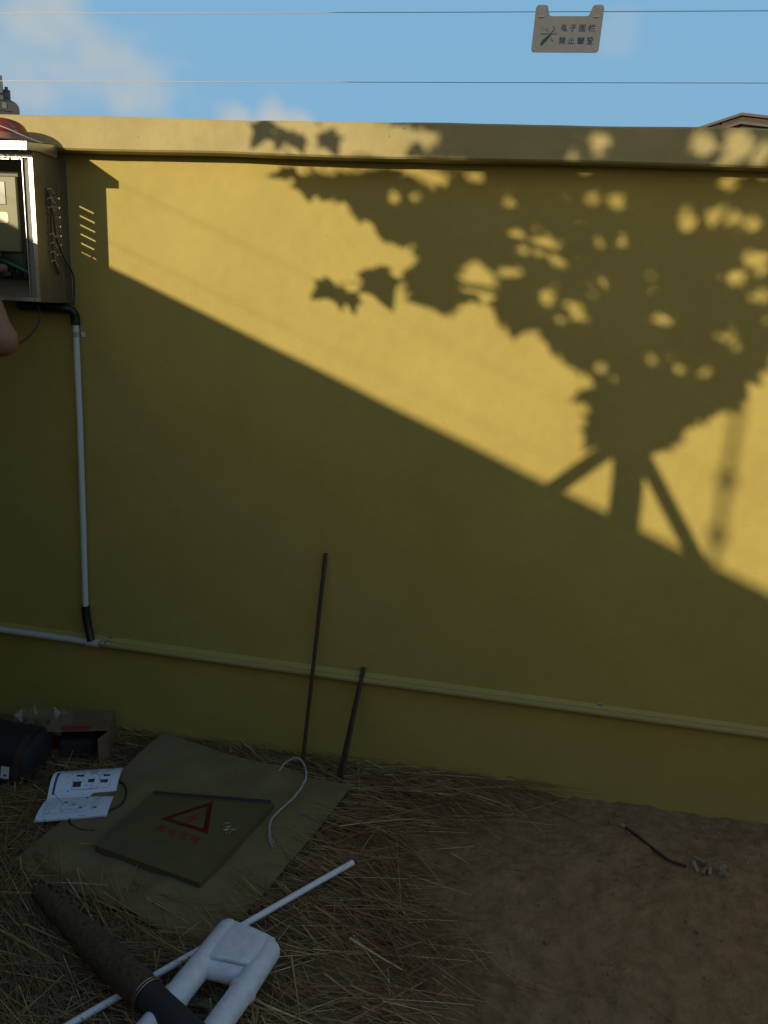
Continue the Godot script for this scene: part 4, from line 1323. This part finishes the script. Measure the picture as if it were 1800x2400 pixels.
# gaps in the crown: middle and half axes
const GAPS := [-0.093, 1.698, 0.043, 0.045, -0.137, 1.699, 0.025, 0.014, 0.001, 1.724, 0.059, 0.011, -0.300, 1.734, 0.044, 0.030, 0.201, 1.617, 0.020, 0.024, 0.117, 1.650, 0.016, 0.022, 0.662, 1.791, 0.014, 0.030, 0.575, 1.295, 0.030, 0.030,
	-0.361, 1.910, 0.020, 0.037, -0.299, 1.924, 0.017, 0.014, -0.241, 1.977, 0.054, 0.025, -0.290, 1.992, 0.063, 0.013, -0.127, 1.986, 0.031, 0.013, -0.021, 1.917, 0.014, 0.014, 0.154, 1.946, 0.014, 0.010, 0.213, 1.937, 0.023, 0.013, 0.285, 1.929, 0.023, 0.031, 0.014, 1.828, 0.020, 0.020, 0.090, 1.803, 0.037, 0.037, 0.134, 1.766, 0.034, 0.020, 0.252, 1.824, 0.017, 0.017, 0.311, 1.821, 0.017, 0.014, 0.031, 1.785, 0.014, 0.011, 0.238, 1.718, 0.014, 0.011, 0.264, 1.704, 0.021, 0.014, 0.202, 1.627, 0.028, 0.028, 0.111, 1.660, 0.020, 0.025, 0.097, 1.593, 0.020, 0.011, 0.158, 1.596, 0.014, 0.014, 0.449, 1.611, 0.034, 0.016, 0.425, 1.496, 0.021, 0.021, 0.651, 1.562, 0.028, 0.021,
	0.288, 1.461, 0.014, 0.023, 0.316, 1.421, 0.016, 0.025, 0.475, 1.886, 0.025, 0.037, 0.573, 1.901, 0.051, 0.031, 0.557, 1.882, 0.028, 0.017, 0.657, 1.880, 0.020, 0.028, 0.636, 1.736, 0.035, 0.025, 0.699, 1.770, 0.017, 0.048, 0.707, 1.688, 0.042, 0.010, 0.587, 1.472, 0.017, 0.023, 0.515, 1.468, 0.013, 0.011, 0.572, 1.986, 0.028, 0.020, 0.262, 2.058, 0.037, 0.020, 0.187, 2.012, 0.017, 0.010, 0.253, 2.029, 0.014, 0.011, 0.524, 2.050, 0.042, 0.037, 0.612, 2.054, 0.039, 0.056, 0.673, 2.038, 0.042, 0.035, 0.595, 2.013, 0.020, 0.011, -0.227, 2.058, 0.056, 0.014, -0.272, 2.036, 0.056, 0.031, -0.352, 2.046, 0.056, 0.042, -0.541, 2.079, 0.017, 0.020, -0.393, 2.075, 0.078, 0.017, -0.512, 2.006, 0.020, 0.014, -0.562, 2.072, 0.014, 0.014]

# the point at depth z whose sunbeam reaches the wall at (u, v)
func beam(u: float, v: float, z: float) -> Vector3:
	return Vector3(u - SUN_SIDE * z, v + SUN_DROP * z, z)

func make_tree() -> void:
	var t := thing("young_tree", "young broad-leaved tree behind the viewer, throwing its leafy shadow on the wall", "tree")
	rng.seed = 2024
	var rim := PackedVector2Array()
	for i in range(0, CROWN.size(), 2):
		rim.append(Vector2(CROWN[i], CROWN[i + 1]))
	var open := func(p: Vector2, slack: float) -> bool:      # true where leaves may be
		if not Geometry2D.is_point_in_polygon(p, rim):
			return false
		for i in range(0, GAPS.size(), 4):
			var dx: float = (p.x - GAPS[i]) / (GAPS[i + 2] * slack)
			var dy: float = (p.y - GAPS[i + 1]) / (GAPS[i + 3] * slack)
			if dx * dx + dy * dy < 1.0 + 1.1 * soil_noise.get_noise_2d(p.x * 30.0, p.y * 30.0):
				return false
		# thin spots between leaves
		if soil_noise.get_noise_2d(p.x * 21.0 + 40.0, p.y * 21.0) > 0.33 / maxf(slack, 0.5) and p.y > 1.40:
			return false
		return true
	var cell := 0.011
	var todo := []
	var done := {}
	for i in 165:
		for j in 165:
			var p := Vector2(-0.78 + i * cell, 1.18 + j * cell)
			if open.call(p, 0.9):
				todo.append(Vector2i(i, j))
	for i in range(todo.size() - 1, 0, -1):
		var k := rng.randi_range(0, i)
		var s = todo[i]
		todo[i] = todo[k]
		todo[k] = s
	# lobed leaf outline, stalk at the origin, tip at +y
	var lobes := [Vector2(0, 0), Vector2(0.16, -0.03), Vector2(0.40, 0.06), Vector2(0.30, 0.20), Vector2(0.52, 0.44), Vector2(0.34, 0.46), Vector2(0.24, 0.56), Vector2(0.16, 0.74), Vector2(0, 1.0), Vector2(-0.16, 0.74), Vector2(-0.24, 0.56), Vector2(-0.34, 0.46), Vector2(-0.52, 0.44), Vector2(-0.30, 0.20), Vector2(-0.40, 0.06), Vector2(-0.16, -0.03)]
	var away := Vector3(-SUN_SIDE, SUN_DROP, 1.0).normalized()
	var ex := away.cross(Vector3.UP).normalized() * -1.0
	var ey := away.cross(ex)
	if ey.y < 0:
		ey = -ey
	var st := tool()
	var hits := {}
	for c in todo:
		if hits.has(c):
			continue
		var target := Vector2(-0.78 + c.x * cell, 1.18 + c.y * cell)
		for attempt in 46:
			var size := rng.randf_range(0.085, 0.15) * (1.0 if attempt < 18 else (0.62 if attempt < 30 else (0.40 if attempt < 40 else 0.27)))
			var depth := 2.25 + rng.randfn(0, 0.26) + clampf(target.x, -0.8, 0.2) * 0.75
			depth = clampf(depth, 1.35, 2.9) if attempt % 3 else rng.randf_range(2.5, 2.9)
			var turn := Basis(away, rng.randf_range(0, TAU)) * Basis(ex, rng.randf_range(-0.8, 0.8)) * Basis(ey, rng.randf_range(-0.8, 0.8))
			var lx := turn * ex * size
			var ly := turn * ey * size
			var l: Vector2 = Vector2(rng.randf_range(-0.2, 0.2), rng.randf_range(0.2, 0.7))
			var origin := beam(target.x, target.y, depth) - lx * l.x - ly * l.y
			var pts := []
			var flat := PackedVector2Array()
			var ok := true
			var out := 0
			var allowed := 2 if attempt < 14 else 1
			var into := 0
			for q in lobes:
				var p: Vector3 = origin + lx * q.x + ly * q.y + turn * away * size * 0.18 * (q.x * q.x * 2.0 - q.y * 0.3)
				var f := Vector2(p.x + SUN_SIDE * p.z, p.y - SUN_DROP * p.z)
				if not Geometry2D.is_point_in_polygon(f, rim):
					out += 1
				elif not open.call(f, 0.62):
					into += 1
				if in_view(p) or out > allowed or into > 1:
					ok = false
					break
				pts.append(p)
				flat.append(f)
			if ok:
				for g in range(0, GAPS.size(), 4):
					var gc := Vector2(GAPS[g], GAPS[g + 1])
					if gc.distance_to(target) > size * 1.4 + GAPS[g + 2]:
						continue
					for a in 9:
						var gp := gc + (Vector2(cos(a * TAU / 8.0) * GAPS[g + 2] * 0.55, sin(a * TAU / 8.0) * GAPS[g + 3] * 0.55) if a < 8 else Vector2.ZERO)
						if Geometry2D.is_point_in_polygon(gp, flat):
							ok = false
			if not ok:
				continue
			var mid: Vector3 = origin + ly * 0.36
			for i in pts.size():
				tri(st, mid, pts[i], pts[(i + 1) % pts.size()])
			# stalk
			var r := int(size / cell * 0.8) + 1
			for i in range(c.x - r, c.x + r + 1):
				for j in range(c.y - r, c.y + r + 1):
					var v := Vector2i(i, j)
					if not hits.has(v) and Geometry2D.is_point_in_polygon(Vector2(-0.78 + i * cell, 1.18 + j * cell), flat):
						hits[v] = true
			break
	for i in range(0, RIM_LEAVES.size(), 5):
		var a := Vector2(RIM_LEAVES[i], RIM_LEAVES[i + 1])
		var b := Vector2(RIM_LEAVES[i + 2], RIM_LEAVES[i + 3])
		var depth := clampf(2.15 + a.x * 0.75 if a.x < 0.3 else 2.5, 1.35, 2.6)
		var p0 := beam(a.x, a.y, depth)
		var p1 := beam(b.x, b.y, depth + rng.randf_range(-0.02, 0.02))
		var ly := p1 - p0
		var lx := away.cross(ly) * float(RIM_LEAVES[i + 4])
		var pts := []
		for q in lobes:
			pts.append(p0 + lx * (q.x + rng.randf_range(-0.03, 0.03)) + ly * q.y)
		for k in pts.size():
			tri(st, p0 + ly * 0.36, pts[k], pts[(k + 1) % pts.size()])
	var crown := obj("crown", st, M.leaf, t)
	crown.set_meta("kind", "stuff")
	var z := 2.3
	var ta := beam(0.425, 0.55, z)
	var foot := Vector3(ta.x, -0.02, z)
	obj("trunk", trunk_shape(foot, z), M.bark, t)
	for b in [[0.385, 1.30, 0.10, 1.62, -0.16, 1.69, 0.0, -0.25, 0.014], [0.38, 1.42, 0.20, 1.75, -0.35, 1.88, 0.0, -0.5, 0.014], [0.383, 1.22, 0.55, 1.45, 0.85, 1.75, 0.0, 0.3, 0.015], [0.37, 1.60, 0.55, 1.85, 0.80, 2.30, 0.0, 0.25, 0.013], [0.36, 1.70, 0.05, 2.05, -0.45, 2.35, 0.0, -0.35, 0.013], [0.10, 1.62, -0.20, 1.685, -0.57, 1.665, -0.2, -0.75, 0.004], [0.32, 1.95, 0.45, 2.3, 0.55, 2.7, 0.0, 0.2, 0.011], [-0.3, 1.86, -0.55, 1.95, -0.66, 2.05, -0.45, -0.6, 0.004], [0.378, 1.33, 0.31, 1.40, 0.262, 1.475, 0.0, -0.1, 0.008]]:
		obj("limb", tubed(curve([beam(b[0], b[1], z + b[6]), beam(b[2], b[3], z + (b[6] + b[7]) * 0.5), beam(b[4], b[5], z + b[7])], 6), limb_radii(13, b[8]), 8), M.bark, t)
	# three prop poles tied round the trunk
	var top := beam(0.405, 1.27, z)
	var i2 := 0
	for f in [Vector3(-0.74, 0, -1.42), Vector3(0.96, 0, 0.62), Vector3(-0.45, 0, 0.80)]:
		var fo := Vector3(top.x + f.x, -0.02, top.z + f.z)
		var upper := top + (top - fo).normalized() * 0.18
		tag(obj("prop_pole", tubed([fo, upper], [0.028, 0.022], 10), M.bark), ["wooden prop of the young tree leaning towards the cabinet corner", "wooden prop of the young tree leaning away to the right", "wooden prop of the young tree leaning back to the return wall"][i2], "prop", "wooden props round the young tree")
		i2 += 1

# true for points that the photograph would show in front of the wall
func in_view(p: Vector3) -> bool:
	var d := 2.43 - p.z
	return d > -0.02 and p.x > -0.72 * d - 0.12 and p.y < 1.6 + 0.36 * d + 0.10

func make_hedge() -> void:
	var t := thing("hedge", "dense clipped hedge behind the viewer that keeps the ground in shade", "hedge")
	var lo := Vector3(-1.65, 0, 4.3)
	var hi := Vector3(9.0, HEDGE_TOP, 5.2)
	obj("branches", boxes([[lo + Vector3(0.12, 0.05, 0.12), hi - Vector3(0.12, 0.15, 0.12)]], 0.1), M.bark, t)
	var leaf := tool()
	for s in [1.0, -1.0]:
		tri(leaf, Vector3(0, 0, 0), Vector3(0.35 * s, 0.45, 0.08 * s), Vector3(0, 1, 0))
		tri(leaf, Vector3(0, 0, 0), Vector3(0, 1, 0), Vector3(-0.35 * s, 0.45, 0.08 * s))
	var mm := MultiMesh.new()
	mm.transform_format = MultiMesh.TRANSFORM_3D
	mm.mesh = leaf.commit()
	mm.instance_count = 16000
	rng.seed = 606
	for i in mm.instance_count:
		var p := Vector3(rng.randf_range(lo.x, hi.x), rng.randf_range(0.02, hi.y), rng.randf_range(lo.z, hi.z))
		var f := rng.randi_range(0, 4)
		var deep := absf(rng.randfn(0, 0.07))
		if f < 2:
			p.z = lo.z + deep
		elif f == 2:
			p.z = hi.z - deep
		elif f == 3:
			p.y = hi.y - deep + soil_noise.get_noise_2d(p.x * 2.0, p.z * 2.0) * 0.12
		else:
			p.x = lo.x + deep
		var k := rng.randf_range(0.05, 0.09)
		mm.set_instance_transform(i, Transform3D(Basis.from_euler(Vector3(rng.randf_range(-1.4, 1.4), rng.randf() * TAU, rng.randf_range(-1.4, 1.4))).scaled(Vector3(k, k, k)), p))
	var o := MultiMeshInstance3D.new()
	o.multimesh = mm
	o.material_override = M.leaf
	o.name = "foliage"
	o.set_meta("kind", "stuff")
	t.add_child(o, true)

func make_shrub() -> void:
	var t := thing("shrub", "leafy shrub beside the return wall, outside the view, shading the lower left", "shrub")
	var mm := MultiMesh.new()
	mm.transform_format = MultiMesh.TRANSFORM_3D
	var leaf := tool()
	for s in [1.0, -1.0]:
		tri(leaf, Vector3(0, 0, 0), Vector3(0.30 * s, 0.5, 0.08), Vector3(0, 1, 0))
	mm.mesh = leaf.commit()
	mm.instance_count = 7000
	rng.seed = 707
	var c := Vector3(-1.72, 0.80, 1.95)
	var h := Vector3(0.50, 0.78, 0.70)
	for i in mm.instance_count:
		var d := Vector3(rng.randfn(), rng.randfn(), rng.randfn()).normalized()
		var r := pow(rng.randf(), 0.3) * (1.0 + 0.16 * soil_noise.get_noise_3d(d.x * 2.0, d.y * 2.0, d.z * 2.0))
		var k := rng.randf_range(0.05, 0.10)
		mm.set_instance_transform(i, Transform3D(Basis.from_euler(Vector3(rng.randf_range(-1.4, 1.4), rng.randf() * TAU, rng.randf_range(-1.4, 1.4))).scaled(Vector3(k, k, k)), c + d * h * r))
	var o := MultiMeshInstance3D.new()
	o.multimesh = mm
	o.material_override = M.leaf
	o.name = "foliage"
	o.set_meta("kind", "stuff")
	t.add_child(o, true)
	for i in 6:
		var a := i * 1.05
		obj("stem", tubed(curve([c + Vector3(cos(a) * 0.05, -0.82, sin(a) * 0.05), c + Vector3(cos(a) * 0.2, -0.3, sin(a) * 0.25), c + Vector3(cos(a) * 0.34, 0.35, sin(a) * 0.45)], 4), [0.014, 0.013, 0.012, 0.011, 0.010, 0.009, 0.007, 0.005, 0.003], 7), M.bark, t)

func limb_radii(n: int, r: float) -> Array:
	var out := []
	for i in n:
		out.append(r * (1.0 - 0.75 * i / n))
	return out

func trunk_shape(foot: Vector3, z: float) -> SurfaceTool:
	var pts := curve([foot, foot + Vector3(0, 0.12, 0), beam(0.418, 0.95, z), beam(0.404, 1.20, z), beam(0.392, 1.45, z), beam(0.36, 1.75, z), beam(0.30, 2.10, z), beam(0.25, 2.5, z), beam(0.22, 2.80, z)], 4)
	var rad := []
	for i in pts.size():
		rad.append(lerpf(0.050, 0.008, pow(float(i) / pts.size(), 1.2)) + (0.012 if i < 3 else 0.0))
	return tubed(pts, rad, 14)

# ------------------------------------------------------------------ beyond the wall
func make_background() -> void:
	var t := thing("apartment_tower", "grey apartment tower far behind the left end of the wall", "building")
	t.position = Vector3(-163.6, 0, -250)
	t.rotation.y = atan2(163.6, 252.0)
	var conc := mat(Color(0.115, 0.135, 0.14), 0.8)
	var glass := mat(Color(0.05, 0.065, 0.075), 0.6)
	var pale := mat(Color(0.19, 0.19, 0.165), 0.8)
	obj("tower_block", boxes([[Vector3(-24, 0, -14), Vector3(-2.0, 67.4, 0)]], 0.1), conc, t)
	obj("side_block", boxes([[Vector3(-2.0, 0, -12), Vector3(0.1, 63.7, -1.2)]], 0.1), conc, t)
	for f in range(14, 21):
		for k in 6:
			var x := -5.0 - k * 3.2
			obj("window", boxes([[Vector3(x, f * 3.1 + 0.9, -0.1), Vector3(x + 1.7, f * 3.1 + 2.5, 0.05)]], 0.02), glass, t)
		obj("balcony", boxes([[Vector3(-24, f * 3.1, 0), Vector3(-2.6, f * 3.1 + 0.55, 0.7)]], 0.05), pale, t)
		obj("window", boxes([[Vector3(-1.5, f * 3.1 + 0.9, -1.3), Vector3(-0.5, f * 3.1 + 2.5, -1.15)]], 0.02), glass, t)
	var p := thing("round_building", "dark building with a rounded end in front of the far tower", "building")
	p.position = Vector3(-77.9, 0, -120)
	p.rotation.y = atan2(77.9, 122.4)
	var outline := PackedVector2Array([Vector2(-20, 0), Vector2(-0.15, 0), Vector2(0, 28.3)])
	for i in 9:
		var a := PI * 0.5 * i / 8.0
		outline.append(Vector2(-1.35 + cos(a) * 1.35, 28.75 + sin(a) * 1.25))
	outline.append(Vector2(-20, 30.0))
	var st := tool()
	plate(st, outline, 7.0)
	obj("wall", st, mat(Color(0.060, 0.072, 0.078), 0.6), p)
	for y in [28.35, 29.85]:
		obj("ledge", boxes([[Vector3(-20, y, 0.0), Vector3(-1.2, y + 0.14, 0.12)]], 0.03), mat(Color(0.045, 0.055, 0.06), 0.6), p)
	for k in 5:
		obj("window", boxes([[Vector3(-2.4 - k * 1.1, 28.75, -0.05), Vector3(-1.8 - k * 1.1, 29.55, 0.06)]], 0.02), pale, p)
	# tiled roof of a house on the right
	var h := thing("tiled_house", "house with a stepped brown tiled roof behind the right end of the wall", "house")
	var a := Vector3(7.78, 9.06, -30)     # near end of the ridge
	obj("wall", boxes([[Vector3(2.6, 0, -38), Vector3(20.0, 7.30, -30.4)]], 0.05), mat(Color(0.22, 0.18, 0.13), 0.9), h)
	var tile := tri_mat(mottled(81, Color(0.040, 0.036, 0.036), Color(0.075, 0.060, 0.055), 0.05, 0.2, 256), 2.0, 0.8)
	var edge := mat(Color(0.095, 0.080, 0.072), 0.8)
	# courses stepping down from the ridge on both slopes
	for k in 7:
		var drop := 0.22 * k
		var out := 0.62 * k
		var s := tool()
		var l0 := a + Vector3(-out, -drop, 0.0)
		var l1 := a + Vector3(-out - 0.70, -drop - 0.24, 0.0)
		var d := Vector3(0, 0, -8)
		quad(s, l1, l0, l0 + d, l1 + d)
		quad(s, l1 - Vector3(0, 0.10, 0), l0 - Vector3(0, 0.10, 0), l0, l1)
		quad(s, l1 + d - Vector3(0, 0.10, 0), l1 - Vector3(0, 0.10, 0), l1, l1 + d)
		obj("tile_course", s, tile, h)
	for k in 3:
		# three stacked verge boards with the pale edges one sees from here
		var y := -0.02 - 0.30 * k
		var s := tool()
		var p0 := a + Vector3(-4.6, -1.62 + y, 0.04 + 0.06 * k)
		var p1 := a + Vector3(0, y, 0.04 + 0.06 * k)
		var p2 := a + Vector3(9.0, -0.85 + y, 0.04 + 0.06 * k)
		for e in [[p0, p1], [p1, p2]]:
			var up := Vector3(0, 0.09, 0)
			var th := Vector3(0, 0, 0.05)
			quad(s, e[0] + th, e[1] + th, e[1] + up + th, e[0] + up + th)
			quad(s, e[0] + up + th, e[1] + up + th, e[1] + up - th, e[0] + up - th)
			quad(s, e[0] - th, e[1] - th, e[1] + th, e[0] + th)
			quad(s, e[1] - th, e[0] - th, e[0] + up - th, e[1] + up - th)
		obj("verge_board", s, edge, h)
	var gable := tool()
	plate(gable, PackedVector2Array([Vector2(a.x - 4.6, 7.3), Vector2(a.x - 4.6, a.y - 1.62), Vector2(a.x, a.y - 0.02), Vector2(a.x + 9, a.y - 0.87), Vector2(a.x + 9, 7.3)]), 0.3, Transform3D(Basis(), Vector3(0, 0, -30.02)))
	obj("gable", gable, tile, h)
	var rs := tool()
	quad(rs, a, a + Vector3(9, -0.85, 0), a + Vector3(9, -0.85, -8), a + Vector3(0, 0, -8))
	obj("roof_slope", rs, tile, h)

# ------------------------------------------------------------------ the person at the cabinet
func make_person() -> void:
	var t := thing("person", "bare-elbowed person in dark clothes working at the cabinet, mostly outside the view", "person")
	var sr := Vector3(-1.655, 1.415, 0.560)
	var er := Vector3(-1.402, 1.462, 0.385)
	var wr := Vector3(-1.545, 1.645, 0.245)
	var sl := Vector3(-1.985, 1.410, 0.640)
	var el := Vector3(-2.090, 1.180, 0.520)
	var wl := Vector3(-1.930, 1.330, 0.350)
	var neck := Vector3(-1.805, 1.470, 0.610)
	var head := Vector3(-1.795, 1.640, 0.560)
	var hip := Vector3(-1.830, 0.930, 0.690)
	var bones := [
		[sr, er, 0.050, 0.037], [er, wr, 0.040, 0.027], [sl, el, 0.050, 0.037], [el, wl, 0.040, 0.027],
		[sr.lerp(sl, 0.12), sl.lerp(sr, 0.12), 0.060, 0.060], [neck + Vector3(0, -0.08, 0), neck + Vector3(0.003, 0.075, -0.02), 0.062, 0.054],
		[Vector3(-1.745, 1.30, 0.61), Vector3(-1.775, 1.02, 0.68), 0.105, 0.100], [Vector3(-1.875, 1.30, 0.63), Vector3(-1.875, 1.02, 0.69), 0.105, 0.100],
		[head + Vector3(0, 0.025, 0.015), head + Vector3(0, -0.065, -0.045), 0.092, 0.056], [head + Vector3(0, -0.005, -0.088), head + Vector3(0, -0.030, -0.108), 0.008, 0.013],
		[head + Vector3(-0.092, -0.01, 0.015), head + Vector3(-0.096, -0.045, 0.010), 0.012, 0.009], [head + Vector3(0.092, -0.01, 0.015), head + Vector3(0.096, -0.045, 0.010), 0.012, 0.009],
		[head + Vector3(-0.02, -0.072, -0.088), head + Vector3(0.02, -0.072, -0.088), 0.009, 0.009]]
	var feet := []
	for s in [-1.0, 1.0]:
		var hp := hip + Vector3(s * 0.085, 0.0, 0)
		var kn := hip + Vector3(s * 0.095, -0.44, -0.03)
		var an := hip + Vector3(s * 0.105, -0.85, 0.03)
		bones.append([hp, kn, 0.082, 0.055])
		bones.append([kn, an, 0.055, 0.040])
		bones.append([an, an + Vector3(s * 0.02, -0.040, -0.14), 0.042, 0.032])
		feet.append([hp, kn, an])
	obj("body", skin(bones, 0.012, 0.035), M.skin, t)
	# hands: palm, four unequal bent fingers and a thumb, each hand closed on what it holds
	for hnd in [[wr, (Vector3(-1.565, 1.700, 0.195) - wr).normalized(), Vector3(-0.55, -0.2, -0.8)], [wl, (Vector3(-1.850, 1.395, 0.290) - wl).normalized(), Vector3(0.5, -0.3, -0.8)]]:
		var w: Vector3 = hnd[0]
		var d: Vector3 = hnd[1]
		var palm_n: Vector3 = (hnd[2] - d * hnd[2].dot(d)).normalized()
		var across := d.cross(palm_n).normalized()
		var hb := [[w - d * 0.02, w + d * 0.02, 0.027, 0.026]]
		for f in 4:
			var off := across * (f - 1.5) * 0.0205
			hb.append([w + d * 0.015 + off * 0.5, w + d * 0.085 + off, 0.017, 0.0115])
			var ln: float = [0.036, 0.043, 0.040, 0.030][f]
			var k0: Vector3 = w + d * 0.088 + off
			var k1: Vector3 = k0 + (d * 0.85 + palm_n * 0.5).normalized() * ln
			var k2: Vector3 = k1 + (d * 0.35 + palm_n * 0.95).normalized() * ln * 0.7
			var k3: Vector3 = k2 + (palm_n - d * 0.2).normalized() * ln * 0.55
			hb.append([k0, k1, 0.0098, 0.0088])
			hb.append([k1, k2, 0.0088, 0.0080])
			hb.append([k2, k3, 0.0080, 0.0066])
		var th0 := w + d * 0.028 - across * 0.026
		var th1 := th0 + (d * 0.6 - across * 0.7 + palm_n * 0.4).normalized() * 0.042
		var th2 := th1 + (d * 0.8 + palm_n * 0.6).normalized() * 0.032
		hb.append([th0, th1, 0.014, 0.0105])
		hb.append([th1, th2, 0.0105, 0.0080])
		obj("hand", skin(hb, 0.004, 0.009), M.skin, t)
	var cloth := tri_mat(mottled(95, Color(0.030, 0.034, 0.045), Color(0.05, 0.055, 0.07), 0.05, 0.3, 256), 0.3, 0.9)
	obj("shirt", skin([[sr, sr.lerp(er, 0.50), 0.064, 0.060], [sl, sl.lerp(el, 0.55), 0.064, 0.060], [sr.lerp(sl, 0.1), sl.lerp(sr, 0.1), 0.072, 0.072],
		[Vector3(-1.745, 1.31, 0.61), Vector3(-1.775, 0.93, 0.68), 0.118, 0.116], [Vector3(-1.875, 1.31, 0.63), Vector3(-1.880, 0.93, 0.69), 0.118, 0.116]], 0.014, 0.05), cloth, t)
	var tr := []
	var sh := []
	for f in feet:
		tr.append([f[0] + Vector3(0, 0.03, 0), f[1], 0.102, 0.074])
		tr.append([f[1], f[2] + Vector3(0, 0.02, 0), 0.074, 0.062])
		sh.append([f[2] + Vector3(0, -0.040, 0.02), f[2] + Vector3(0, -0.046, -0.17), 0.047, 0.038])
	obj("trousers", skin(tr, 0.014, 0.03), mat(Color(0.03, 0.03, 0.035), 0.9), t)
	for s in sh:
		obj("shoe", skin([s], 0.012, 0.01), M.black_matt, t)
	obj("hair", skin([[head + Vector3(0, 0.055, 0.030), head + Vector3(0, 0.010, 0.055), 0.080, 0.070], [head + Vector3(-0.03, 0.075, -0.03), head + Vector3(0.03, 0.075, -0.03), 0.045, 0.045]], 0.010, 0.03), M.black_matt, t)
	for s in [-1.0, 1.0]:
		obj("eye", skin([[head + Vector3(s * 0.031, -0.004, -0.070), head + Vector3(s * 0.031, -0.004, -0.072), 0.0125, 0.0125]], 0.004, 0.004), mat(Color(0.35, 0.33, 0.30), 0.2), t)

# ------------------------------------------------------------------ the scene
func _ready() -> void:
	var cam := Camera3D.new()
	cam.name = "camera"
	cam.transform = Transform3D(Basis(Vector3(0.98738, 0.05003, -0.15198), Vector3(-0.08580, 0.96636, -0.24364), Vector3(0.13467, 0.25360, 0.95789)).orthonormalized(), Vector3(0.0, 1.6, 2.4272))
	cam.fov = 67.0
	cam.near = 0.05
	cam.far = 2000.0
	add_child(cam)
	var env := Environment.new()
	env.background_mode = Environment.BG_SKY
	var sky := Sky.new()
	sky.sky_material = make_sky()
	env.sky = sky
	env.tonemap_mode = Environment.TONE_MAPPER_LINEAR
	env.tonemap_exposure = 1.0
	env.sdfgi_enabled = true
	env.ssao_enabled = true
	env.ssil_enabled = true
	var we := WorldEnvironment.new()
	we.name = "world_environment"
	we.environment = env
	add_child(we)
	var sun := DirectionalLight3D.new()
	sun.name = "sun"
	var towards := Vector3(-SUN_SIDE, SUN_DROP, 1.0)
	sun.basis = Basis.looking_at(-towards.normalized(), Vector3.UP)
	sun.light_color = Color(1.0, 0.80, 0.52).linear_to_srgb()
	sun.light_energy = 1.6
	sun.light_angular_distance = 0.6
	sun.shadow_enabled = true
	add_child(sun)
	make_materials()
	make_ground()
	make_walls()
	make_background()
	make_fence()
	make_sign()
	make_cabinet()
	make_pipes()
	make_tree()
	make_hedge()
	make_shrub()
	make_person()
	make_ground_things()
	make_pebbles()
	make_straw()
